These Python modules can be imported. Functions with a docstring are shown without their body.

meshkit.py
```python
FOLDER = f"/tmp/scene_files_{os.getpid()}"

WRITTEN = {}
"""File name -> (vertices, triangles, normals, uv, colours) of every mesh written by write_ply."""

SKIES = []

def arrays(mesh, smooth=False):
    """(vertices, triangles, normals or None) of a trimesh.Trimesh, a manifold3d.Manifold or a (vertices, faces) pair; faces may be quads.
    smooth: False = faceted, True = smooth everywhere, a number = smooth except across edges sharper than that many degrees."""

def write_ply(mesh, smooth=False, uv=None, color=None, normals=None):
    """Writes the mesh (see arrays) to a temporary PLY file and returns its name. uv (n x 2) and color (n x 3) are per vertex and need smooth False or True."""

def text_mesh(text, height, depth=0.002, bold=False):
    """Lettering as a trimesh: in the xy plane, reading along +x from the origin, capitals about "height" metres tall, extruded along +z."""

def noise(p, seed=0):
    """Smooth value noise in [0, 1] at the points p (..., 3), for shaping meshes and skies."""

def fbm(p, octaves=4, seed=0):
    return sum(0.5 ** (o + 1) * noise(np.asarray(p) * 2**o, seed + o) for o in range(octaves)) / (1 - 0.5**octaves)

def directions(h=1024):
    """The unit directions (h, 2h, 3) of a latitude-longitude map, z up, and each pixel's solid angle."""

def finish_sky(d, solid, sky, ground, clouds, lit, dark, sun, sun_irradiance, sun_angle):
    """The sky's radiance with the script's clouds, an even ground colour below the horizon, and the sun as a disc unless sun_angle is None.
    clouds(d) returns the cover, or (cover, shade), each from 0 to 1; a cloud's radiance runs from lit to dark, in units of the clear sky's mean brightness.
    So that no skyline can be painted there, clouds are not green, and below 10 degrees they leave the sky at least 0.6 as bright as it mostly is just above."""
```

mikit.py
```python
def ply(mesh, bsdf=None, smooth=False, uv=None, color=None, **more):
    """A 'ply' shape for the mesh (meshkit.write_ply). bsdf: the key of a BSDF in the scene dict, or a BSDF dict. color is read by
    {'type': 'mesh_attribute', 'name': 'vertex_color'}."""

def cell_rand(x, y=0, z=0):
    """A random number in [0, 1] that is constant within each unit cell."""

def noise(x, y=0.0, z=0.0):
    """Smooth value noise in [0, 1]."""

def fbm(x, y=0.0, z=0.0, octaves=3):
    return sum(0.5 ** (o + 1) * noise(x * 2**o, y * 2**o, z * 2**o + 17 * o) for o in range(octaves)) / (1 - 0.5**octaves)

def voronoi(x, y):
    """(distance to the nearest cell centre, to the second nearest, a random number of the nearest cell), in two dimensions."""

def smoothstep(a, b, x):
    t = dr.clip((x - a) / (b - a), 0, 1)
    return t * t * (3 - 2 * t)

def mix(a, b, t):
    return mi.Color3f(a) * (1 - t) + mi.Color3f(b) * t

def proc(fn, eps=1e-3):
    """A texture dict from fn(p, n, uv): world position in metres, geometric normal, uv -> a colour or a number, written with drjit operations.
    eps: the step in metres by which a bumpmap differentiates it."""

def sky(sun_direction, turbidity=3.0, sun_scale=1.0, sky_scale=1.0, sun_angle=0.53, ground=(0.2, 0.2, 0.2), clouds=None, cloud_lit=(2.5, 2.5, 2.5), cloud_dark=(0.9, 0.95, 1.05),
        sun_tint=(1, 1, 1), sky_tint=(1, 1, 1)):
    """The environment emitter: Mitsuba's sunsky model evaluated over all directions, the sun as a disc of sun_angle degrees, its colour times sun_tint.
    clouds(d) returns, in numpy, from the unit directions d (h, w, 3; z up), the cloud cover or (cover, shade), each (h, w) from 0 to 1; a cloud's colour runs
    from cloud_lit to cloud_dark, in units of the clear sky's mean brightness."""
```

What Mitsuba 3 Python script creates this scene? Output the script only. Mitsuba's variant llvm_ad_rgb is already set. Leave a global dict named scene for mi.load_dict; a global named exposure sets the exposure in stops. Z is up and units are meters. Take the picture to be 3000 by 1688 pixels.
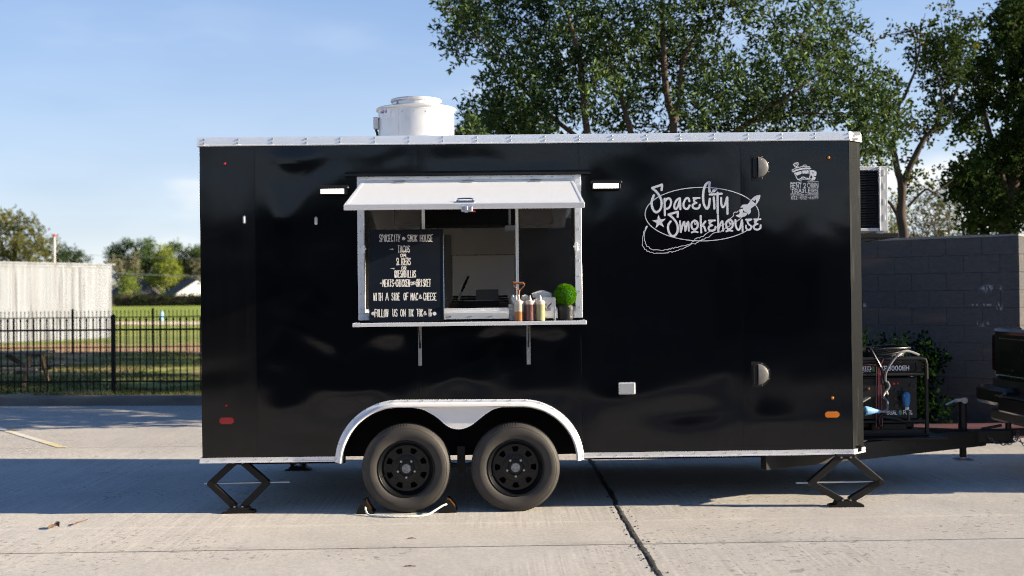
import math, random
import numpy as np
import trimesh
import mitsuba as mi
import drjit as dr
import mikit, meshkit
import shapely
from shapely.geometry import Polygon, LineString, Point, box as sbox
from shapely import affinity
from shapely.ops import unary_union

T = mi.ScalarTransform4f
scene, labels = {'type': 'scene'}, {}
PI = math.pi

# ------------------------------------------------------------------ camera, sky, exposure
CAM = np.array([2.185, -8.913, 1.602])
yaw, pitch, roll = math.radians(0.952), math.radians(0.436), math.radians(0.664)
fwd = np.array([math.sin(yaw) * math.cos(pitch), math.cos(yaw) * math.cos(pitch), math.sin(pitch)])
rgt = np.cross(fwd, [0, 0, 1.0]); rgt /= np.linalg.norm(rgt)
upv = np.cross(rgt, fwd)
upr = upv * math.cos(roll) + rgt * math.sin(roll)
scene['camera'] = {'type': 'thinlens', 'fov': 46.744, 'fov_axis': 'x', 'aperture_radius': 0.011, 'focus_distance': 8.85,
                   'near_clip': 0.05, 'far_clip': 6000.0,
                   'to_world': T().look_at(origin=CAM.tolist(), target=(CAM + fwd).tolist(), up=upr.tolist())}
AZ, EL = math.radians(6.8), math.radians(18.3)
SUN = (math.cos(EL) * math.cos(AZ), -math.cos(EL) * math.sin(AZ), math.sin(EL))


def clouds(d):
    el = np.degrees(np.arcsin(np.clip(d[..., 2], -1, 1)))
    az = np.arctan2(d[..., 0], d[..., 1])
    p = np.stack([az * 9, el * 0.55, np.zeros_like(el)], -1)
    n = meshkit.fbm(p + 3.1, 5, seed=4)
    band = np.exp(-((el - 5.0) / 5.0) ** 2)
    wisp = meshkit.fbm(np.stack([az * 3, el * 0.12, np.ones_like(el)], -1), 4, seed=9)
    cover = np.clip((n - 0.52) * 5.0, 0, 1) * band * 0.8 + 0.05 * np.clip((wisp - 0.45) * 3, 0, 1) * np.exp(-((el - 12) / 12.0) ** 2)
    veil = 0.92 * np.exp(-np.clip(el, 0, 90) / 7.5)                    # pale haze towards the horizon
    cover = 1 - (1 - np.clip(cover, 0, 0.95)) * (1 - veil)
    return np.clip(cover, 0, 0.95), np.clip(0.35 - (n - 0.5), 0, 1) * 0.5


scene['sky'] = mikit.sky(SUN, turbidity=2.4, sun_scale=1.0, sky_scale=0.48, clouds=clouds, cloud_lit=(3.0, 3.05, 3.0), cloud_dark=(1.0, 1.04, 1.12),
                         sun_tint=(0.86, 1.02, 1.42), sky_tint=(0.79, 0.95, 1.30), ground=(0.25, 0.23, 0.2))
exposure = 3.5

# ------------------------------------------------------------------ materials
C3 = mi.Color3f
noise, fbm, cell_rand, smoothstep, mix, voronoi = mikit.noise, mikit.fbm, mikit.cell_rand, mikit.smoothstep, mikit.mix, mikit.voronoi


def rgb(c): return {'type': 'rgb', 'value': [float(x) for x in c]}
def two(b): return {'type': 'twosided', 'bsdf': b}


def plain(name, color, rough=0.5, metal=0.0, spec=0.5, coat=0.0, sheen=0.0):
    b = {'type': 'principled', 'base_color': rgb(color) if isinstance(color, (tuple, list)) else color, 'roughness': rough, 'metallic': metal, 'specular': spec}
    if coat: b['clearcoat'] = coat; b['clearcoat_gloss'] = 0.9
    if sheen: b['sheen'] = sheen
    scene[name] = two(b)


def bumped(name, color, height, rough=0.6, spec=0.4, metal=0.0, eps=2e-3):
    b = {'type': 'principled', 'base_color': color if isinstance(color, dict) else rgb(color), 'roughness': rough, 'metallic': metal, 'specular': spec}
    scene[name] = two({'type': 'bumpmap', 'arbitrary': {**mikit.proc(height, eps=eps)}, 'scale': 1.0, 'bsdf': b})


def concrete(p, n, uv):
    big = fbm(p.x * 0.35, p.y * 0.35, 0.0, 3)
    mid = fbm(p.x * 2.3 + 9, p.y * 2.3, 1.0, 4)
    grain = noise(p.x * 160, p.y * 160, 0.0)
    fine = noise(p.x * 55, p.y * 42, 3.0)
    v = 0.86 + 0.08 * (big - 0.5) + 0.16 * (mid - 0.5) + 0.16 * (grain - 0.5) + 0.14 * (fine - 0.5)
    c = mix((0.425, 0.396, 0.362), (0.412, 0.390, 0.364), smoothstep(0.35, 0.7, fbm(p.x * 0.9, p.y * 1.4, 5.0, 3))) * v
    band = smoothstep(0.06, 0.0, dr.abs(p.y + 0.46 + 0.03 * noise(p.x * 1.3, 0.0, 0.0))) * 0.10      # paler wash line along the parking edge
    c = c * (1 + band)
    broom = noise(p.x * 95, p.y * 1.6, 2.0) - 0.5
    bm = smoothstep(0.45, 0.62, fbm(p.x * 0.7 + 4, p.y * 0.9, 8.0, 2))
    c = c * (1 + 0.22 * broom * bm)
    speck = smoothstep(0.80, 0.86, noise(p.x * 34, p.y * 34, 6.0)) * smoothstep(0.5, 0.7, noise(p.x * 2.1, p.y * 2.1, 7.0))
    c = c * (1 - 0.35 * speck)
    grime = smoothstep(0.10, 0.0, dr.abs(p.y + 1.20 + 0.05 * noise(p.x * 3, 1.0, 1.0))) * noise(p.x * 2.5, 3.0, 2.0)
    c = c * (1 - 0.12 * grime)
    oil = smoothstep(0.60, 0.75, fbm(p.x * 0.8 + 1.7, p.y * 0.8 + 2.2, 9.0, 3))
    c = c * (1 - 0.24 * smoothstep(2.4, 5.0, p.y + 0.4 * noise(p.x * 0.6, p.y * 0.6, 1.0)))      # colour darkens gradually towards the back of the lot
    return c * (1 - 0.05 * oil)


def concrete_h(p, n, uv):
    return 0.0012 * noise(p.x * 70, p.y * 70, 0.0) + 0.0006 * noise(p.x * 190, p.y * 190, 4.0) + 0.004 * fbm(p.x * 6, p.y * 6, 0.0, 3)


bumped('m_concrete', mikit.proc(concrete), concrete_h, rough=0.85, spec=0.25)


def lawn_c(p, n, uv):
    a = fbm(p.x * 0.35, p.y * 0.35, 0.0, 4)
    b = fbm(p.x * 2.6, p.y * 2.6, 2.0, 3)
    g = mix((0.070, 0.098, 0.026), (0.135, 0.155, 0.05), b)
    dry = mix((0.20, 0.18, 0.07), (0.15, 0.17, 0.05), b)
    g = mix(g, dry, smoothstep(0.42, 0.7, a))
    far = smoothstep(35.0, 60.0, p.y)
    g = mix(g, mix((0.11, 0.145, 0.030), (0.155, 0.18, 0.045), fbm(p.x * 0.12, p.y * 0.05, 1.0, 3)), far)
    dirt = mix((0.26, 0.165, 0.10), (0.20, 0.135, 0.085), b)
    d1 = smoothstep(0.0, 1.0, (1.0 - dr.abs((p.y - 29.0 + 2.0 * noise(p.x * 0.5, 0.0, 0.0)) / 6.0)) * 2.2) * smoothstep(0.26, 0.44, fbm(p.x * 0.4 + 3, p.y * 0.5, 4.0, 3))
    d2 = smoothstep(0.38, 0.56, fbm(p.x * 0.6 + 7, p.y * 0.5, 6.0, 3)) * smoothstep(13.0, 17.0, p.y) * smoothstep(36.0, 25.0, p.y) * 0.7
    d3 = smoothstep(0.40, 0.52, fbm(p.x * 1.3, p.y * 3.0, 3.0, 3)) * smoothstep(11.4, 10.6, p.y)
    return mix(g, dirt, dr.clip(d1 + d2 + d3, 0, 1))


plain('m_lawn', mikit.proc(lawn_c), 0.95, spec=0.1)
plain('m_soil', (0.07, 0.05, 0.035), 0.95, spec=0.1)
plain('m_road', mikit.proc(lambda p, n, uv: mix((0.44, 0.35, 0.29), (0.36, 0.29, 0.25), fbm(p.x * 0.4, p.y * 0.4, 0.0, 3))), 0.9, spec=0.2)
plain('m_kerb', mikit.proc(lambda p, n, uv: mix((0.10, 0.09, 0.085), (0.19, 0.175, 0.16), fbm(p.x * 3, p.y * 3, p.z * 9, 3))), 0.9, spec=0.2)
plain('m_cap_mortar', mikit.proc(lambda p, n, uv: mix((0.20, 0.18, 0.165), (0.30, 0.28, 0.255), fbm(p.x * 3, p.y * 3, p.z * 9, 3))), 0.9, spec=0.2)
plain('m_red_kerb', mikit.proc(lambda p, n, uv: mix((0.075, 0.017, 0.026), (0.055, 0.022, 0.026), smoothstep(0.45, 0.7, fbm(p.x * 4, p.y * 4, p.z * 9, 3)))), 0.75)
plain('m_yellow_paint', mikit.proc(lambda p, n, uv: mix((0.42, 0.35, 0.19), (0.42, 0.39, 0.34), smoothstep(0.34, 0.52, fbm(p.x * 5, p.y * 5, 0.0, 3)))), 0.8)
plain('m_tar', mikit.proc(lambda p, n, uv: mix((0.020, 0.020, 0.020), (0.07, 0.064, 0.058), smoothstep(0.5, 0.75, noise(p.x * 60, p.y * 40, 0.0)))), 0.75)
plain('m_joint', (0.035, 0.032, 0.028), 0.95)

# trailer
plain('m_black', (0.0017, 0.0023, 0.0038), 0.09, spec=0.38)
plain('m_black_rough', mikit.proc(lambda p, n, uv: mix((0.0025, 0.0028, 0.0034), (0.005, 0.005, 0.0055), noise(p.x * 40, p.z * 2, 0.0))), 0.15, spec=0.4)
plain('m_nose', mikit.proc(lambda p, n, uv: mix((0.009, 0.0098, 0.0105), (0.026, 0.028, 0.029), smoothstep(0.55, 0.8, fbm(p.y * 30, p.z * 4, 0.0, 4)))), 0.5, spec=0.05)


plain('m_alu', (0.86, 0.87, 0.885), 0.34, metal=0.45, spec=0.5)
plain('m_alu_bright', (0.88, 0.88, 0.88), 0.34, metal=0.30)
plain('m_steel', (0.55, 0.55, 0.55), 0.3, metal=0.9)
plain('m_zinc', mikit.proc(lambda p, n, uv: mix((0.24, 0.25, 0.26), (0.36, 0.37, 0.38), smoothstep(0.3, 0.7, voronoi(p.x * 90 + p.y * 40, p.z * 90)[2]))), 0.45, metal=0.6)
plain('m_white', (0.58, 0.585, 0.59), 0.4)
plain('m_offwhite', (0.62, 0.61, 0.58), 0.55)
plain('m_vinyl', (0.60, 0.61, 0.65), 0.45)
plain('m_chalk', (0.72, 0.71, 0.69), 0.7)
plain('m_board', mikit.proc(lambda p, n, uv: mix((0.005, 0.007, 0.013), (0.009, 0.012, 0.019), fbm(p.x * 5, p.z * 5, 0.0, 3))), 0.35, spec=0.2)
plain('m_rubber', mikit.proc(lambda p, n, uv: mix((0.036, 0.033, 0.030), (0.058, 0.052, 0.047), fbm(p.x * 14, p.y * 14, p.z * 14, 3))), 0.62, spec=0.35)
plain('m_rim', (0.005, 0.0055, 0.0065), 0.34, spec=0.4)
plain('m_blackmetal', (0.0055, 0.005, 0.0048), 0.48, spec=0.35)
plain('m_iron', (0.003, 0.003, 0.003), 0.55, spec=0.25)
plain('m_well', (0.004, 0.004, 0.004), 0.8, spec=0.2)
plain('m_grey_plastic', (0.13, 0.125, 0.12), 0.38)
plain('m_plastic_black', (0.007, 0.007, 0.007), 0.42, spec=0.4)
plain('m_red_lens', (0.42, 0.006, 0.012), 0.2, coat=0.5)
plain('m_amber', (0.62, 0.17, 0.008), 0.2, coat=0.5)
scene['m_pane'] = {'type': 'thindielectric', 'specular_transmittance': rgb((0.22, 0.22, 0.24))}
plain('m_wall_in', (0.62, 0.60, 0.55), 0.45)
plain('m_sheet_in', (0.82, 0.80, 0.74), 0.35)
plain('m_grey_cover', (0.36, 0.37, 0.39), 0.5)
plain('m_grey_sheet', (0.22, 0.22, 0.21), 0.4)
plain('m_wood_in', (0.10, 0.055, 0.03), 0.5)
plain('m_fan', mikit.proc(lambda p, n, uv: mix((0.72, 0.71, 0.71), (0.60, 0.60, 0.61), smoothstep(0.5, 0.8, fbm(p.x * 4, p.y * 4, p.z * 7, 4)))), 0.38, metal=0.45)
plain('m_sticker', (0.75, 0.76, 0.78), 0.4)
plain('m_print', (0.85, 0.86, 0.88), 0.4)
plain('m_purple', (0.22, 0.10, 0.30), 0.5)
plain('m_blue', (0.02, 0.14, 0.38), 0.35)
plain('m_skyblue', (0.16, 0.36, 0.62), 0.35)
plain('m_cable_black', (0.009, 0.009, 0.009), 0.35)
plain('m_cable_grey', (0.15, 0.15, 0.155), 0.3)
plain('m_strap', (0.22, 0.05, 0.07), 0.7)
plain('m_ac_dark', (0.004, 0.004, 0.0045), 0.5, spec=0.3)
plain('m_tank', (0.007, 0.007, 0.008), 0.22)
plain('m_green_print', (0.05, 0.30, 0.06), 0.4)
plain('m_car_black', (0.004, 0.004, 0.004), 0.08, coat=1.0)
plain('m_tail', (0.012, 0.0015, 0.002), 0.25)
plain('m_chrome', (0.7, 0.7, 0.7), 0.12, metal=1.0)
plain('m_glass_dark', (0.006, 0.007, 0.008), 0.06)
plain('m_chain', (0.16, 0.16, 0.16), 0.4, metal=0.8)
plain('m_orange_print', (0.40, 0.14, 0.02), 0.5)
plain('m_rope', mikit.proc(lambda p, n, uv: mix((0.74, 0.75, 0.68), (0.52, 0.53, 0.46), smoothstep(0.4, 0.6, noise((p.x + p.y + p.z) * 150, 0.0, 0.0)))), 0.8)
plain('m_sauce_orange', (0.36, 0.145, 0.05), 0.3)
plain('m_sauce_brown', (0.17, 0.075, 0.065), 0.3)
plain('m_sauce_green', (0.34, 0.31, 0.165), 0.3)
plain('m_bottle', (0.52, 0.45, 0.35), 0.3)
plain('m_cap', (0.60, 0.53, 0.47), 0.3)
plain('m_copper', (0.30, 0.12, 0.05), 0.4)
plain('m_turned_wood', (0.24, 0.085, 0.035), 0.45)
plain('m_cream_flap', (0.52, 0.48, 0.36), 0.5)
plain('m_navy_print', (0.05, 0.05, 0.16), 0.5)
scene['m_lamp'] = two({'type': 'diffuse', 'reflectance': rgb((0.8, 0.8, 0.8))})

# background
plain('m_block', mikit.proc(lambda p, n, uv: mix(mix((0.068, 0.065, 0.066), (0.090, 0.086, 0.085), noise(p.x * 90 + p.y * 70, p.z * 90, 0.0)),
      (0.13, 0.095, 0.085), smoothstep(0.5, 0.8, fbm(p.x * 3 + p.y * 2.2, p.z * 7, 2.0, 4)))), 0.9, spec=0.2)


def stained(p, n, uv):
    base = mix((0.068, 0.065, 0.066), (0.090, 0.086, 0.085), noise(p.x * 90 + p.y * 70, p.z * 90, 0.0))
    u = (p.x - 8.12) * -0.797 + (p.y - 4.34) * 0.604
    s = mi.Float(0)
    for (u0, z0, wu, wz) in ((0.30, 1.63, 0.16, 0.06), (0.21, 1.43, 0.045, 0.06), (0.40, 1.235, 0.09, 0.045), (0.41, 1.45, 0.16, 0.02), (1.78, 1.44, 0.04, 0.05)):
        q = dr.square((u - u0) / wu) + dr.square((p.z - z0) / wz)
        s = dr.maximum(s, smoothstep(1.0, 0.0, q))
    s = s * smoothstep(0.46, 0.60, fbm(u * 55, p.z * 20, 1.0, 4))
    return mix(base, (0.34, 0.345, 0.36), dr.clip(s * 1.1, 0, 1))


plain('m_block_stained', mikit.proc(stained), 0.9, spec=0.2)
plain('m_mortar', (0.070, 0.067, 0.066), 0.95, spec=0.1)
plain('m_board_wood', mikit.proc(lambda p, n, uv: mix((0.245, 0.262, 0.29), (0.15, 0.152, 0.16), smoothstep(0.45, 0.8, fbm(p.y * 5 + p.x * 4, p.z * 0.5, 0.0, 2)))), 0.85, spec=0.15)
plain('m_board_wood_b', mikit.proc(lambda p, n, uv: mix((0.27, 0.288, 0.318), (0.21, 0.215, 0.23), smoothstep(0.4, 0.8, fbm(p.y * 5 + p.x * 4, p.z * 0.4, 3.0, 2)))), 0.85, spec=0.15)
plain('m_table_wood', mikit.proc(lambda p, n, uv: mix((0.24, 0.20, 0.17), (0.12, 0.10, 0.085), fbm(p.x * 4, p.y * 30, p.z * 30, 3))), 0.85, spec=0.15)
plain('m_table_leg', (0.42, 0.24, 0.12), 0.8)
plain('m_bark', mikit.proc(lambda p, n, uv: mix((0.15, 0.105, 0.075), (0.07, 0.055, 0.042), fbm(p.x * 14, p.y * 14, p.z * 6, 3))), 0.9, spec=0.1)
plain('m_bark_grey', mikit.proc(lambda p, n, uv: mix((0.11, 0.085, 0.068), (0.055, 0.045, 0.038), fbm(p.x * 12, p.y * 12, p.z * 5, 3))), 0.9, spec=0.1)
plain('m_twig_pale', (0.15, 0.12, 0.095), 0.9, spec=0.1)
plain('m_roof_dark', mikit.proc(lambda p, n, uv: mix((0.055, 0.05, 0.052), (0.085, 0.075, 0.075), noise(p.x * 1.5, p.y * 1.5, p.z * 6))), 0.9)
plain('m_roof_brown', mikit.proc(lambda p, n, uv: mix((0.12, 0.085, 0.07), (0.17, 0.125, 0.105), noise(p.x * 4, p.y * 4, p.z * 14))), 0.9)
plain('m_house_brick', (0.30, 0.19, 0.14), 0.9)
plain('m_unseen_wall', (0.09, 0.085, 0.08), 0.9)
plain('m_pole_pink', (0.50, 0.46, 0.47), 0.6)
plain('m_red', (0.5, 0.03, 0.03), 0.5)
plain('m_hydrant', (0.30, 0.52, 0.72), 0.4)
plain('m_wire', (0.28, 0.28, 0.29), 0.6)
plain('m_dry_leaf', (0.13, 0.085, 0.06), 0.8)
LEAF = {'type': 'principledthin', 'base_color': {'type': 'mesh_attribute', 'name': 'vertex_color'}, 'roughness': 0.42, 'spec_trans': 0.0, 'diff_trans': 0.75, 'eta': 1.45}
scene['m_leaf'] = LEAF
scene['m_leaf_gloss'] = {**LEAF, 'roughness': 0.24, 'diff_trans': 0.4, 'eta': 1.6}
scene['m_grass'] = {**LEAF, 'roughness': 0.6, 'diff_trans': 0.8}

# ------------------------------------------------------------------ helpers
def numbered(name):
    if name not in scene and name not in labels and not any(k.startswith(name + '__') for k in scene): return name
    i = 1
    while f'{name}_{i:03d}' in scene or f'{name}_{i:03d}' in labels or any(k.startswith(f'{name}_{i:03d}__') for k in scene): i += 1
    return f'{name}_{i:03d}'


COUNT = {}
def part_key(parent, name):
    k = f'{parent}__{name}' if parent else name
    n = COUNT.get(k, 0); COUNT[k] = n + 1
    return k if n == 0 else f'{k}_{n:03d}'


def thing(name, label=None, cat=None, group=None, kind=None):
    n = COUNT.get(name, 0); COUNT[name] = n + 1
    key = name if n == 0 else f'{name}_{n:03d}'
    e = {}
    if label: e['label'] = label
    if cat: e['category'] = cat
    if group: e['group'] = group
    if kind: e['kind'] = kind
    if e: labels[key] = e
    return key


def put(parent, name, mesh, mat, smooth=30, label=None, kind=None, **kw):
    key = part_key(parent, name)
    if isinstance(mesh, list): mesh = trimesh.util.concatenate([m if isinstance(m, trimesh.Trimesh) else to_tm(m) for m in mesh])
    scene[key] = mikit.ply(mesh, mat, smooth=smooth, **kw)
    if label or kind:
        labels[key] = {k: v for k, v in (('label', label), ('kind', kind)) if v}
    return key


def solo(key, mesh, mat, smooth=30, **kw):
    if isinstance(mesh, list): mesh = trimesh.util.concatenate(mesh)
    scene[key] = mikit.ply(mesh, mat, smooth=smooth, **kw)
    return key


def to_tm(m):
    if isinstance(m, tuple):
        v, f = np.asarray(m[0], float), np.asarray(m[1])
        if f.shape[1] == 4: f = np.vstack([f[:, [0, 1, 2]], f[:, [0, 2, 3]]])
        return trimesh.Trimesh(v, f, process=False)
    return m


def box(x0, x1, y0, y1, z0, z1, c=0.0):
    """box with chamfered edges (c)"""
    x0, x1 = min(x0, x1), max(x0, x1); y0, y1 = min(y0, y1), max(y0, y1); z0, z1 = min(z0, z1), max(z0, z1)
    if c <= 0:
        b = trimesh.creation.box((x1 - x0, y1 - y0, z1 - z0)); b.apply_translation(((x0 + x1) / 2, (y0 + y1) / 2, (z0 + z1) / 2)); return b
    c = min(c, (x1 - x0) / 2.2, (y1 - y0) / 2.2, (z1 - z0) / 2.2)
    pts = []
    for sx in (x0, x1):
        for sy in (y0, y1):
            for sz in (z0, z1):
                ix = c if sx == x0 else -c; iy = c if sy == y0 else -c; iz = c if sz == z0 else -c
                pts += [(sx, sy + iy, sz + iz), (sx + ix, sy, sz + iz), (sx + ix, sy + iy, sz)]
    return trimesh.convex.convex_hull(np.array(pts))


def bar(p, q, w, h, up=(0, 0, 1), c=0.0):
    """rectangular bar from p to q; w across, h along 'up'"""
    p, q = np.array(p, float), np.array(q, float)
    d = q - p; L = np.linalg.norm(d); d /= L
    u = np.array(up, float); s = np.cross(d, u); s /= np.linalg.norm(s); u = np.cross(s, d)
    b = box(0, L, -w / 2, w / 2, -h / 2, h / 2, c)
    M = np.eye(4); M[:3, 0], M[:3, 1], M[:3, 2], M[:3, 3] = d, -s, u, p
    b.apply_transform(M); return b


def cyl(p, q, r, n=24, r2=None, caps=True):
    return tube([p, q], [r, r if r2 is None else r2], n, caps)


def tube(points, radii, sides=8, caps=True):
    p = np.asarray(points, float); n = len(p)
    r = np.broadcast_to(np.asarray(radii, float), (n,))
    t = np.gradient(p, axis=0); t /= np.linalg.norm(t, axis=1, keepdims=True) + 1e-12
    a = np.zeros_like(p); ref = np.array([0, 0, 1.0]) if abs(t[0, 2]) < 0.9 else np.array([1.0, 0, 0])
    a[0] = np.cross(t[0], ref); a[0] /= np.linalg.norm(a[0])
    for i in range(1, n):
        v = a[i - 1] - t[i] * (a[i - 1] @ t[i]); a[i] = v / (np.linalg.norm(v) + 1e-12)
    b = np.cross(t, a); ang = np.arange(sides) * 2 * PI / sides
    v = (p[:, None] + r[:, None, None] * (np.cos(ang)[None, :, None] * a[:, None] + np.sin(ang)[None, :, None] * b[:, None])).reshape(-1, 3)
    i, j = np.meshgrid(np.arange(n - 1), np.arange(sides), indexing='ij')
    qd = np.stack([i * sides + j, i * sides + (j + 1) % sides, (i + 1) * sides + (j + 1) % sides, (i + 1) * sides + j], -1).reshape(-1, 4)
    f = np.vstack([qd[:, [0, 1, 2]], qd[:, [0, 2, 3]]])
    if caps:
        c0, c1 = len(v), len(v) + 1
        v = np.vstack([v, p[0], p[-1]])
        j = np.arange(sides)
        f = np.vstack([f, np.stack([(j + 1) % sides, j, j * 0 + c0], 1), np.stack([(n - 1) * sides + j, (n - 1) * sides + (j + 1) % sides, j * 0 + c1], 1)])
    return trimesh.Trimesh(v, f, process=False)


def spline(pts, n=40):
    p = np.asarray(pts, float); m = len(p)
    t = np.linspace(0, m - 1, n); out = []
    P = np.vstack([2 * p[0] - p[1], p, 2 * p[-1] - p[-2]])
    for s in t:
        i = min(int(s), m - 2); u = s - i
        a, b, c, d = P[i], P[i + 1], P[i + 2], P[i + 3]
        out.append(0.5 * ((2 * b) + (-a + c) * u + (2 * a - 5 * b + 4 * c - d) * u * u + (-a + 3 * b - 3 * c + d) * u ** 3))
    return np.array(out)


def lathe(profile, center, axis='z', n=48):
    """profile: (radius, height) list"""
    pr = np.asarray(profile, float); m = len(pr)
    ang = np.arange(n) * 2 * PI / n
    v = np.stack([pr[:, 0][:, None] * np.cos(ang), pr[:, 0][:, None] * np.sin(ang), np.repeat(pr[:, 1][:, None], n, 1)], -1).reshape(-1, 3)
    i, j = np.meshgrid(np.arange(m - 1), np.arange(n), indexing='ij')
    q = np.stack([i * n + j, i * n + (j + 1) % n, (i + 1) * n + (j + 1) % n, (i + 1) * n + j], -1).reshape(-1, 4)
    if axis == 'y': v = np.stack([v[:, 0], -v[:, 2], v[:, 1]], 1)
    if axis == 'x': v = np.stack([v[:, 2], v[:, 0], v[:, 1]], 1)
    v = v + np.asarray(center, float)
    return trimesh.Trimesh(v, np.vstack([q[:, [0, 1, 2]], q[:, [0, 2, 3]]]), process=False)


def extrude_front(poly, y0, y1):
    """polygon in (x, z), extruded between y0 (front, nearer the viewer side) and y1"""
    out = []
    for g in getattr(poly, 'geoms', [poly]):
        if g.is_empty or g.geom_type != 'Polygon' or g.area < 1e-9: continue
        m = trimesh.creation.extrude_polygon(g, abs(y1 - y0), engine='earcut')
        v = m.vertices.copy()
        m.vertices = np.stack([v[:, 0], max(y0, y1) - v[:, 2], v[:, 1]], 1)
        out.append(m)
    return trimesh.util.concatenate(out)


def text_front(text, x0, x1, z0, z1, y, depth=0.002, bold=False, slant=0.0):
    m = meshkit.text_mesh(text, 1.0, 1.0, bold)
    v = m.vertices.copy(); lo, hi = v.min(0), v.max(0)
    s = (v - lo) / (hi - lo)
    x = x0 + s[:, 0] * (x1 - x0); z = z0 + s[:, 1] * (z1 - z0)
    m.vertices = np.stack([x + slant * (z - z0), y - s[:, 2] * depth, z], 1)
    return m


def strokes(lines, width):
    return unary_union([LineString(l).buffer(width / 2, cap_style=1, join_style=1) for l in lines])


# ------------------------------------------------------------------ ground
def kline(x):
    x = np.asarray(x, float)
    return np.where(x < 2.4, 9.14 - 0.12 * x, np.where(x < 8.11, 8.852 - 0.7636 * (x - 2.4), 4.49 + 1.33 * (x - 8.11)))


def rise(x, y):
    return 0.12 + 0.74 * np.clip((y - 86) / 86, 0, 1) ** 1.3 + 0.0 * x


xs = np.unique(np.concatenate([np.linspace(-1500, -120, 12), np.linspace(-120, 60, 61), np.linspace(60, 1500, 12), [2.4, 8.11]]))
ts = np.concatenate([-np.geomspace(1500, 0.03, 30), [-0.005], [0.005], np.geomspace(0.03, 60, 30), np.linspace(65, 240, 30), np.geomspace(260, 2500, 8)])
V = []
for x in xs:
    k = float(kline(min(max(x, -60), 40)))
    y = k + ts
    z = np.where(ts > 0, rise(x, y), -0.05)
    V.append(np.stack([np.full_like(y, x), y, z], 1))
V = np.concatenate(V); nt = len(ts)
i, j = np.meshgrid(np.arange(len(xs) - 1), np.arange(nt - 1), indexing='ij')
F = np.stack([i * nt + j, (i + 1) * nt + j, (i + 1) * nt + j + 1, i * nt + j + 1], -1).reshape(-1, 4)
solo('ground', to_tm((V, F)), 'm_lawn', smooth=False)
labels['ground'] = {'kind': 'structure', 'label': 'mown lawn and field with bare earth patches beyond the kerb'}

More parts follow.
